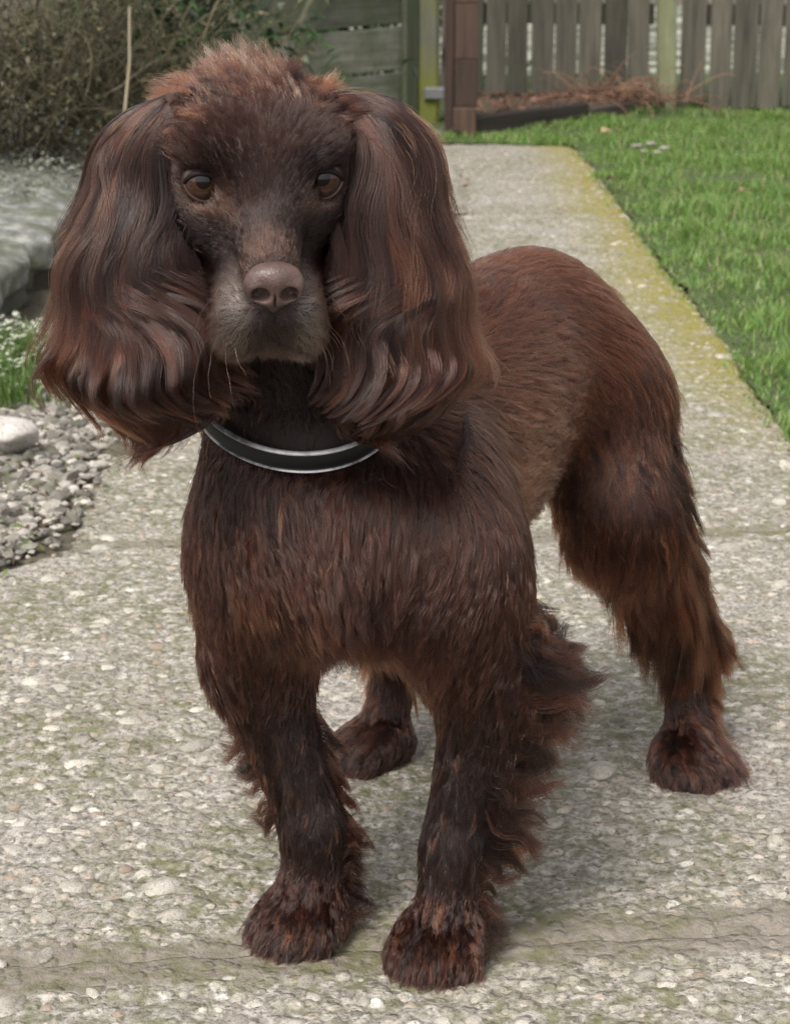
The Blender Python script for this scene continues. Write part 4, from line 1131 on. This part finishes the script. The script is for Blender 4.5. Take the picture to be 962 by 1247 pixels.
# heap of dead twigs and leaves
def twig_heap():
    r = np.random.default_rng(95); root = empty('twig_heap', (.72, 7.72, .04)); tag(root, 'tangled heap of dead brown twigs and leaves at the foot of the fence', 'twigs'); og = np.array([.72, 7.72, .04])
    bag = Bag()
    for i in range(150):
        c = np.array([r.normal(.80, .10), r.normal(7.70, .07), .05]); a = r.uniform(0, 6.28); l = r.uniform(.08, .30); el = r.uniform(-.1, .9)
        dr = np.array([math.cos(a) * math.cos(el), math.sin(a) * math.cos(el) * .6, math.sin(el)]); t = np.linspace(0, 1, 7)[:, None]; bend = r.normal(size=3) * .12
        pth = c + dr * l * t + bend * l * (t ** 2) - np.array([0, 0, .35 * l]) * t ** 3
        q = r.uniform(.0015, .0042); bag.add(*tube(pth, q, q * .5), c=np.array([.15, .085, .055]) * r.uniform(.6, 1.9))
    tag(bag.build('dead_twigs', M_TWIG, root, origin=og), kind='stuff')
    lb = Bag()
    for i in range(900):
        c = np.array([r.uniform(.24, .95), r.uniform(7.1, 7.95), 0]); 
        if c[0] > sleep_x(c[1]) - .02: continue
        c[2] = .050 + .05 * math.exp(-((c[0] - .78) / .14) ** 2) * r.random() + r.uniform(0, .012)
        add_leaf(lb, c, r.uniform(0, 6.28), r.uniform(-.5, .5), r.uniform(.016, .034), r.uniform(.35, .6), np.array([.20, .105, .068]) * r.uniform(.5, 1.7), r)
    tag(lb.build('dead_leaves', M_LEAF, root, origin=og), kind='stuff')
def add_leaf(bag, c, az, pitch, ln, wr, col, r, droop=.25):
    d = np.array([math.cos(az) * math.cos(pitch), math.sin(az) * math.cos(pitch), math.sin(pitch)]); s = np.array([-math.sin(az), math.cos(az), r.normal() * .35]); s = nrmz(s); n = np.cross(d, s)
    w_ = ln * wr * .5
    p = [c, c + d * ln * .4 + s * w_ + n * w_ * .3, c + d * ln * .4 - s * w_ + n * w_ * .3, c + d * ln * .42, c + d * ln - n * ln * droop, c + d * ln * .75 + s * w_ * .65 - n * ln * droop * .4, c + d * ln * .75 - s * w_ * .65 - n * ln * droop * .4]
    bag.add(np.array(p), [[0, 3, 1], [0, 2, 3], [1, 3, 4], [1, 4, 5], [2, 4, 3], [2, 6, 4]], col)
twig_heap()
# ---------------------------------------------------------------- mossy post and the gate swung open towards the camera
mp = G(520, 150); o = empty('gate_post', tuple(mp)); tag(o, 'pale round-edged post with bright moss at its foot, beside the open gate', 'post')
v, f = box((-.042, -.045, -.03), (.042, .045, 1.5), .014); mesh_obj('post_shaft', v, f, M_MPOST, o)
hinge_m, hn, hb = mat_new('galvanised_steel'); hb.inputs['Base Color'].default_value = (.22, .22, .23, 1); hb.inputs['Metallic'].default_value = .6; hb.inputs['Roughness'].default_value = .55
v, f = box((-.012, -.062, .085), (.058, -.0455, .125), .004); mesh_obj('latch_plate', v, f, hinge_m, o)
ga = np.array([mp[0] - .055, mp[1] - .01, 0]); gb = np.array([-.50, 6.55, 0]); gl = np.linalg.norm(gb - ga); gate = empty('garden_gate', tuple(ga)); gate.rotation_euler.z = math.atan2(gb[1] - ga[1], gb[0] - ga[0]); tag(gate, 'old green stained wooden gate of horizontal boards standing open', 'gate')
r_ = np.random.default_rng(5)
for k in range(8):
    z = .04 + k * .150; v, f = box((0, -.009, 0), (gl, .009, .135 + r_.uniform(-.006, .006)), .003); b_ = mesh_obj('gate_board', v, f, M_GATE, gate); b_.location = (0, .012, z)
for x in (.02, gl - .10):
    v, f = box((x, .0225, .03), (x + .08, .045, 1.2), .004); mesh_obj('gate_stile', v, f, M_GATEV, gate)
a, b = np.array([.13, 0, 1.1]), np.array([gl - .2, 0, .12]); dd = nrmz(b - a); up_ = np.cross(dd, [0, 1, 0]); vs = []
for q in (a, b):
    for s in (-.04, .04):
        for yy in (.0235, .042): vs.append(q + up_ * s + np.array([0, yy, 0]))
mesh_obj('gate_brace', np.array(vs), [(0, 1, 3, 2), (4, 6, 7, 5), (0, 4, 5, 1), (2, 3, 7, 6), (0, 2, 6, 4), (1, 5, 7, 3)], M_GATEV, gate)

# ---------------------------------------------------------------- left: garden wall of rough stones, rubble, plants
wall = empty('garden_wall', (-.78, 4.2, 0)); tag(wall, 'low rough wall of mossy grey stones left of the path', 'wall')
for i in range(11):           # mossy courses below, shade under the coping put into their dark colour
    v, f = rock_shape(300 + i, 12, ICO3, .05, 1.0, .25); o = mesh_obj('wall_stone', v * np.array([.15, .17, .075]), f, M_ROCKD, wall, True); o.location = (-.830 + .78 + r_.uniform(-.012, .012), 3.30 + .29 * i - 4.2, .025)
for i in range(8):            # coping slabs, pale on top with lichen
    bm = bmesh.new(); bmesh.ops.create_cube(bm, size=1.0); bmesh.ops.subdivide_edges(bm, edges=bm.edges[:], cuts=9, use_grid_fill=True)
    v = np.array([x.co[:] for x in bm.verts]); f = [[y.index for y in x.verts] for x in bm.faces]; bm.free()
    v = v / np.maximum(1, (np.abs(v) ** 6).sum(1, keepdims=True) ** (1 / 6.) / .5) * np.array([.42, .42 + .05 * (i % 2), .075])
    v = v + .010 * vnoise(v, 16., 400 + i) + .004 * vnoise(v, 60., 410 + i)
    o = mesh_obj('coping_stone', v, f, M_ROCK, wall, True); o.location = (-.875 + .78 + r_.uniform(-.015, .015), 3.36 + .425 * i - 4.2,   .096 + .007 * i); o.rotation_euler = (r_.uniform(-.04, .08), .10 + r_.uniform(-.04, .04), r_.uniform(-.06, .06))
rub = sheet('rubble_bed', -1.7, -.36, .8, 4.1, .03, lambda X, Y: -.004 + .012 * snoise(np.stack([X, Y, 0 * X], -1), 12., 92) + .03 * sstep(-X, .5, .9), M_SOIL, lambda c: c[:, 0] < edge_l(c[:, 1]) + .045)
RSH = []
for i in range(8):
    v, f = rock_shape(330 + i, 8, ICO2, .05, .72, .0); me = bpy.data.meshes.new('rubble_stone'); me.from_pydata(v.tolist(), [], f.tolist()); me.materials.append(M_RUB); me.update(); RSH.append((v, f, me))
def rubble():
    r = np.random.default_rng(97); c = 0; bag = Bag(); cand = []
    for i in range(12500):
        Y = r.uniform(2.15, 3.75); er_ = float(edge_l(np.array(Y))) + .015; X = r.uniform(min(-.19 * Y - .45, er_ - .4), er_); 
        if r.random() > .25 + float(sstep(np.array(er_ - X + .05 * (float(snoise(np.array([X, Y, 0.]), 14., 98)))), .0, .11)): continue
        cand.append((math.exp(r.normal(math.log(.0062), .5)), X, Y))
    cand.sort(key=lambda q: -q[0] * (1. if q[1] > -.19 * q[2] - .06 else .3))
    for s, X, Y in cand:
        s = min(s, .0135); k = r.integers(8); z = .004 + .03 * float(sstep(np.array(-X), .5, .9)) + r.uniform(-.2, .35) * s
        sc_ = (s * r.uniform(.9, 1.4), s * r.uniform(.8, 1.1), s * r.uniform(.5, .95)); rt = r.uniform(0, 6.28)
        if c < 290:
            o = bpy.data.objects.new('rubble_stone', RSH[k][2]); COL.objects.link(o); o.parent = rub; o.location = (X, Y, z); o.scale = sc_; o.rotation_euler = (r.normal() * .3, r.normal() * .3, rt); c += 1
        else: bag.add(xf(RSH[k][0], (X, Y, z), sc_, rt), RSH[k][1], np.array([1, .95, .88]) * r.uniform(.10, .55))
    tag(bag.build('fine_rubble', M_PEBC, rub, False), kind='stuff')
rubble()
def debris():
    r = np.random.default_rng(98); b = Bag()
    for i in range(1500):
        Y = r.uniform(2.1, 3.75); e = float(edge_l(np.array(Y))); X = r.uniform(min(-.19 * Y - .1, e - .1), e + .05 * r.random())
        g = r.random(); c = np.array([.10, .065, .040]) if g < .6 else np.array([.10, .12, .04]) if g < .85 else np.array([.22, .18, .12])
        add_leaf(b, np.array([X, Y, .006 + .03 * float(sstep(np.array(-X), .5, .9)) + .008 * r.random()]), r.uniform(0, 6.28), r.uniform(-.4, .4), r.uniform(.006, .018), r.uniform(.2, .6), c * r.uniform(.4, 1.4), r)
    o = b.build('leaf_litter', M_LEAF, rub); tag(o, kind='stuff')
debris()
pp = G(14, 560); v, f = rock_shape(353, 8, ICO3, .05, .8, .0); o = mesh_obj('loose_stone', v * .036, f, M_PALE, None, True); o.location = (pp[0], pp[1], .035); tag(o, 'large pinkish white stone lying on the rubble left of the path', 'stone')
bag_a = o.data.color_attributes.new('tint', 'FLOAT_COLOR', 'POINT'); bag_a.data.foreach_set('color', np.ones(len(v) * 4, np.float32))

def tuft():
    """green clump with small white flowers at the foot of the wall"""
    r = np.random.default_rng(99); root = empty('flower_clump', (-.66, 3.45, .02)); og = np.array([-.66, 3.45, .02]); tag(root, 'clump of grass with small white flowers at the foot of the wall', 'flowers')
    n = 2600; pts = np.stack([r.normal(-.645, .055, n), r.uniform(3.08, 3.55, n), np.full(n, .01)], 1)
    c = lerp(np.repeat(np.array([[.06, .13, .025]]), n, 0), np.array([.16, .24, .06]), r.random(n))
    o = blades('grass_blades', pts - og, r.uniform(.02, .065, n), r.uniform(.0012, .0024, n), c, .9); o.parent = root; tag(o, kind='stuff')
    fb = Bag()
    for i in range(300):
        c = np.array([r.normal(-.655, .055), r.uniform(3.1, 3.6), .015 + .05 * r.random()])
        for k in range(4): add_leaf(fb, c, r.uniform(0, 6.28), r.uniform(-.2, .9), r.uniform(.006, .012), .6, np.array([.62, .63, .52]) * r.uniform(.7, 1.1), r)
    tag(fb.build('white_flowers', M_LEAF, root, origin=og), kind='stuff')
tuft()
def shrub(name, label, base, spread, hgt, nst, nlf, stemc, leafc, lsize, seed, lwr=.5, thick=.0022, stalks=(), top_pale=None):
    r = np.random.default_rng(seed); base = np.array(base, float); root = empty(name, tuple(base)); tag(root, label, 'shrub'); sb, lb = Bag(), Bag()
    for i in range(nst):
        p0 = base + r.normal(size=3) * np.array([spread[0] * .5, spread[1] * .5, 0]); a = r.uniform(0, 6.28); el = r.uniform(.2, 1.5); l = hgt * r.uniform(.4, 1.1)
        dr = np.array([math.cos(a) * math.cos(el), math.sin(a) * math.cos(el), math.sin(el)]); t = np.linspace(0, 1, 9)[:, None]
        p0 = p0 + np.array([0, 0, r.uniform(0, .6) * hgt])
        pth = p0 + dr * l * t + r.normal(size=3) * .3 * l * t ** 2 + .03 * vnoise(p0 + dr * t * l, 14., i) * t; pth[:, 2] = np.maximum(pth[:, 2], base[2] + .01)
        q = thick * r.uniform(.4, 1.2); sb.add(*tube(pth, q, q * .45, 3), c=np.array(stemc) * r.uniform(.35, 1.7))
        for j in range(max(1, nlf // nst)):
            k = r.integers(1, 9); c = pth[k] + r.normal(size=3) * .018
            lc = np.array(leafc[r.integers(len(leafc))]) * r.uniform(.6, 1.5); add_leaf(lb, c, r.uniform(0, 6.28), r.uniform(-.7, .7), lsize * r.uniform(.6, 1.4), lwr, lc, r)
    tag(sb.build('stems', M_TWIG, root, origin=base), kind='stuff')
    if nlf: tag(lb.build('foliage', M_LEAF, root, origin=base), kind='stuff')
    for (a, b, q) in stalks:
        a, b = np.array(a), np.array(b); v, f = tube([a, a * .5 + b * .5 + np.array([.006, 0, 0]), b], q, q * .7, 6); mesh_obj('dry_stalk', v - base, f, M_STALK, root, True)
    return root
M_STALK, sn, sbd = mat_new('dry_stalk'); sbd.inputs['Base Color'].default_value = (.34, .29, .20, 1); sbd.inputs['Roughness'].default_value = .8
OL = [(.030, .034, .012), (.055, .055, .022), (.075, .065, .030), (.11, .09, .045)]
shrub('tangled_shrub', 'tangled half dead shrub of thin brown stems above the stone wall', (-.80, 5.05, .12), (.30, .22), .42, 620, 5200, (.105, .088, .052), OL, .018, 111, stalks=[(P(152, 140, 4.75), P(158, 8, 4.75), .0036)])
shrub('tangled_shrub', 'darker tangled shrub at the far left edge above the stone wall', (-1.12, 4.75, .10), (.16, .22), .40, 300, 3200, (.10, .085, .050), OL[:3], .018, 112)
DK = [(.010, .030, .008), (.018, .050, .012), (.030, .075, .016)]
shrub('evergreen_shrub', 'dark green shrub with narrow leaves behind the dog\'s head', (-.60, 5.75, .08), (.16, .2), .42, 200, 4200, (.035, .04, .02), DK, .050, 113, lwr=.3)
shrub('pale_leaved_plant', 'low plant with pale yellow and grey green leaves beside the gate', (-.36, 5.95, .05), (.06, .08), .34, 26, 200, (.13, .12, .07), [(.20, .19, .07), (.26, .24, .13), (.15, .18, .12)], .060, 114, lwr=.3)
shrub('hedge', 'dark hedge of small leaves behind the open gate', (-.55, 8.6, 0), (.75, .3), .9, 420, 9000, (.03, .035, .02), DK, .05, 115, lwr=.5)
def cover():
    r = np.random.default_rng(121); b = Bag()
    for i in range(1100):
        y = r.uniform(4.3, 5.2); c = np.array([-.80 + r.normal() * .10, y, .150 + .035 * r.random() + .017 * (y - 4.3)])
        add_leaf(b, c, r.uniform(0, 6.28), r.uniform(-.3, .8), r.uniform(.008, .018), .5, np.array([.30, .31, .25]) * r.uniform(.2, 1.2), r)
    o = b.build('ground_cover', M_LEAF); tag(o, kind='stuff')
cover()
# dead leaves and chips lying on the lawn
def litter():
    r = np.random.default_rng(131)
    for (u, v, sz, colr, nm, lab) in ((740, 174, .045, (.36, .27, .15), 'fallen_leaf', 'large pale dead leaf lying on the lawn near the timber edging'), (748, 236, .03, (.10, .06, .035), 'fallen_leaf', 'small dark dead leaf on the lawn near the path'), (905, 250, .03, (.22, .15, .09), 'fallen_leaf', 'small brown dead leaf in the middle of the lawn')):
        b = Bag(); p = G(u, v); p[2] = .035
        for k in range(3): add_leaf(b, p * 0 + np.array([0, 0, .004 * k]), 1.9 * k + .4, .1, sz, .7, np.array(colr) * (.8 + .2 * k), r)
        o = b.build(nm, M_LEAF); o.location = p; tag(o, lab, 'leaf')
    for i, (u, v, s) in enumerate(((775, 186, .016), (792, 183, .018), (808, 188, .014), (784, 192, .012), (800, 194, .013))):
        k = i % 8; o = bpy.data.objects.new('stone_chip', PME[k]); COL.objects.link(o); p = G(u, v); o.location = (p[0], p[1], .02); o.scale = (s * 1.3, s, s * .9); tag(o, 'small pale stone chip in the cluster lying on the far lawn', 'stone', 'stone chips on the lawn')
    for i, (u, v, s) in enumerate(((546, 128, .012), (547, 142, .014), (543, 152, .016), (535, 158, .018))):
        k = i % 8; o = bpy.data.objects.new('white_stone', RSH[k][2]); COL.objects.link(o); p = G(u, v + 8); o.location = (p[0], p[1], .006); o.scale = (s * 1.3, s, s * .9); tag(o, 'small whitish stone on the ground between the mossy post and the brown post', 'stone', 'white stones between the gate posts')
litter()
print('env', time.time() - T0)
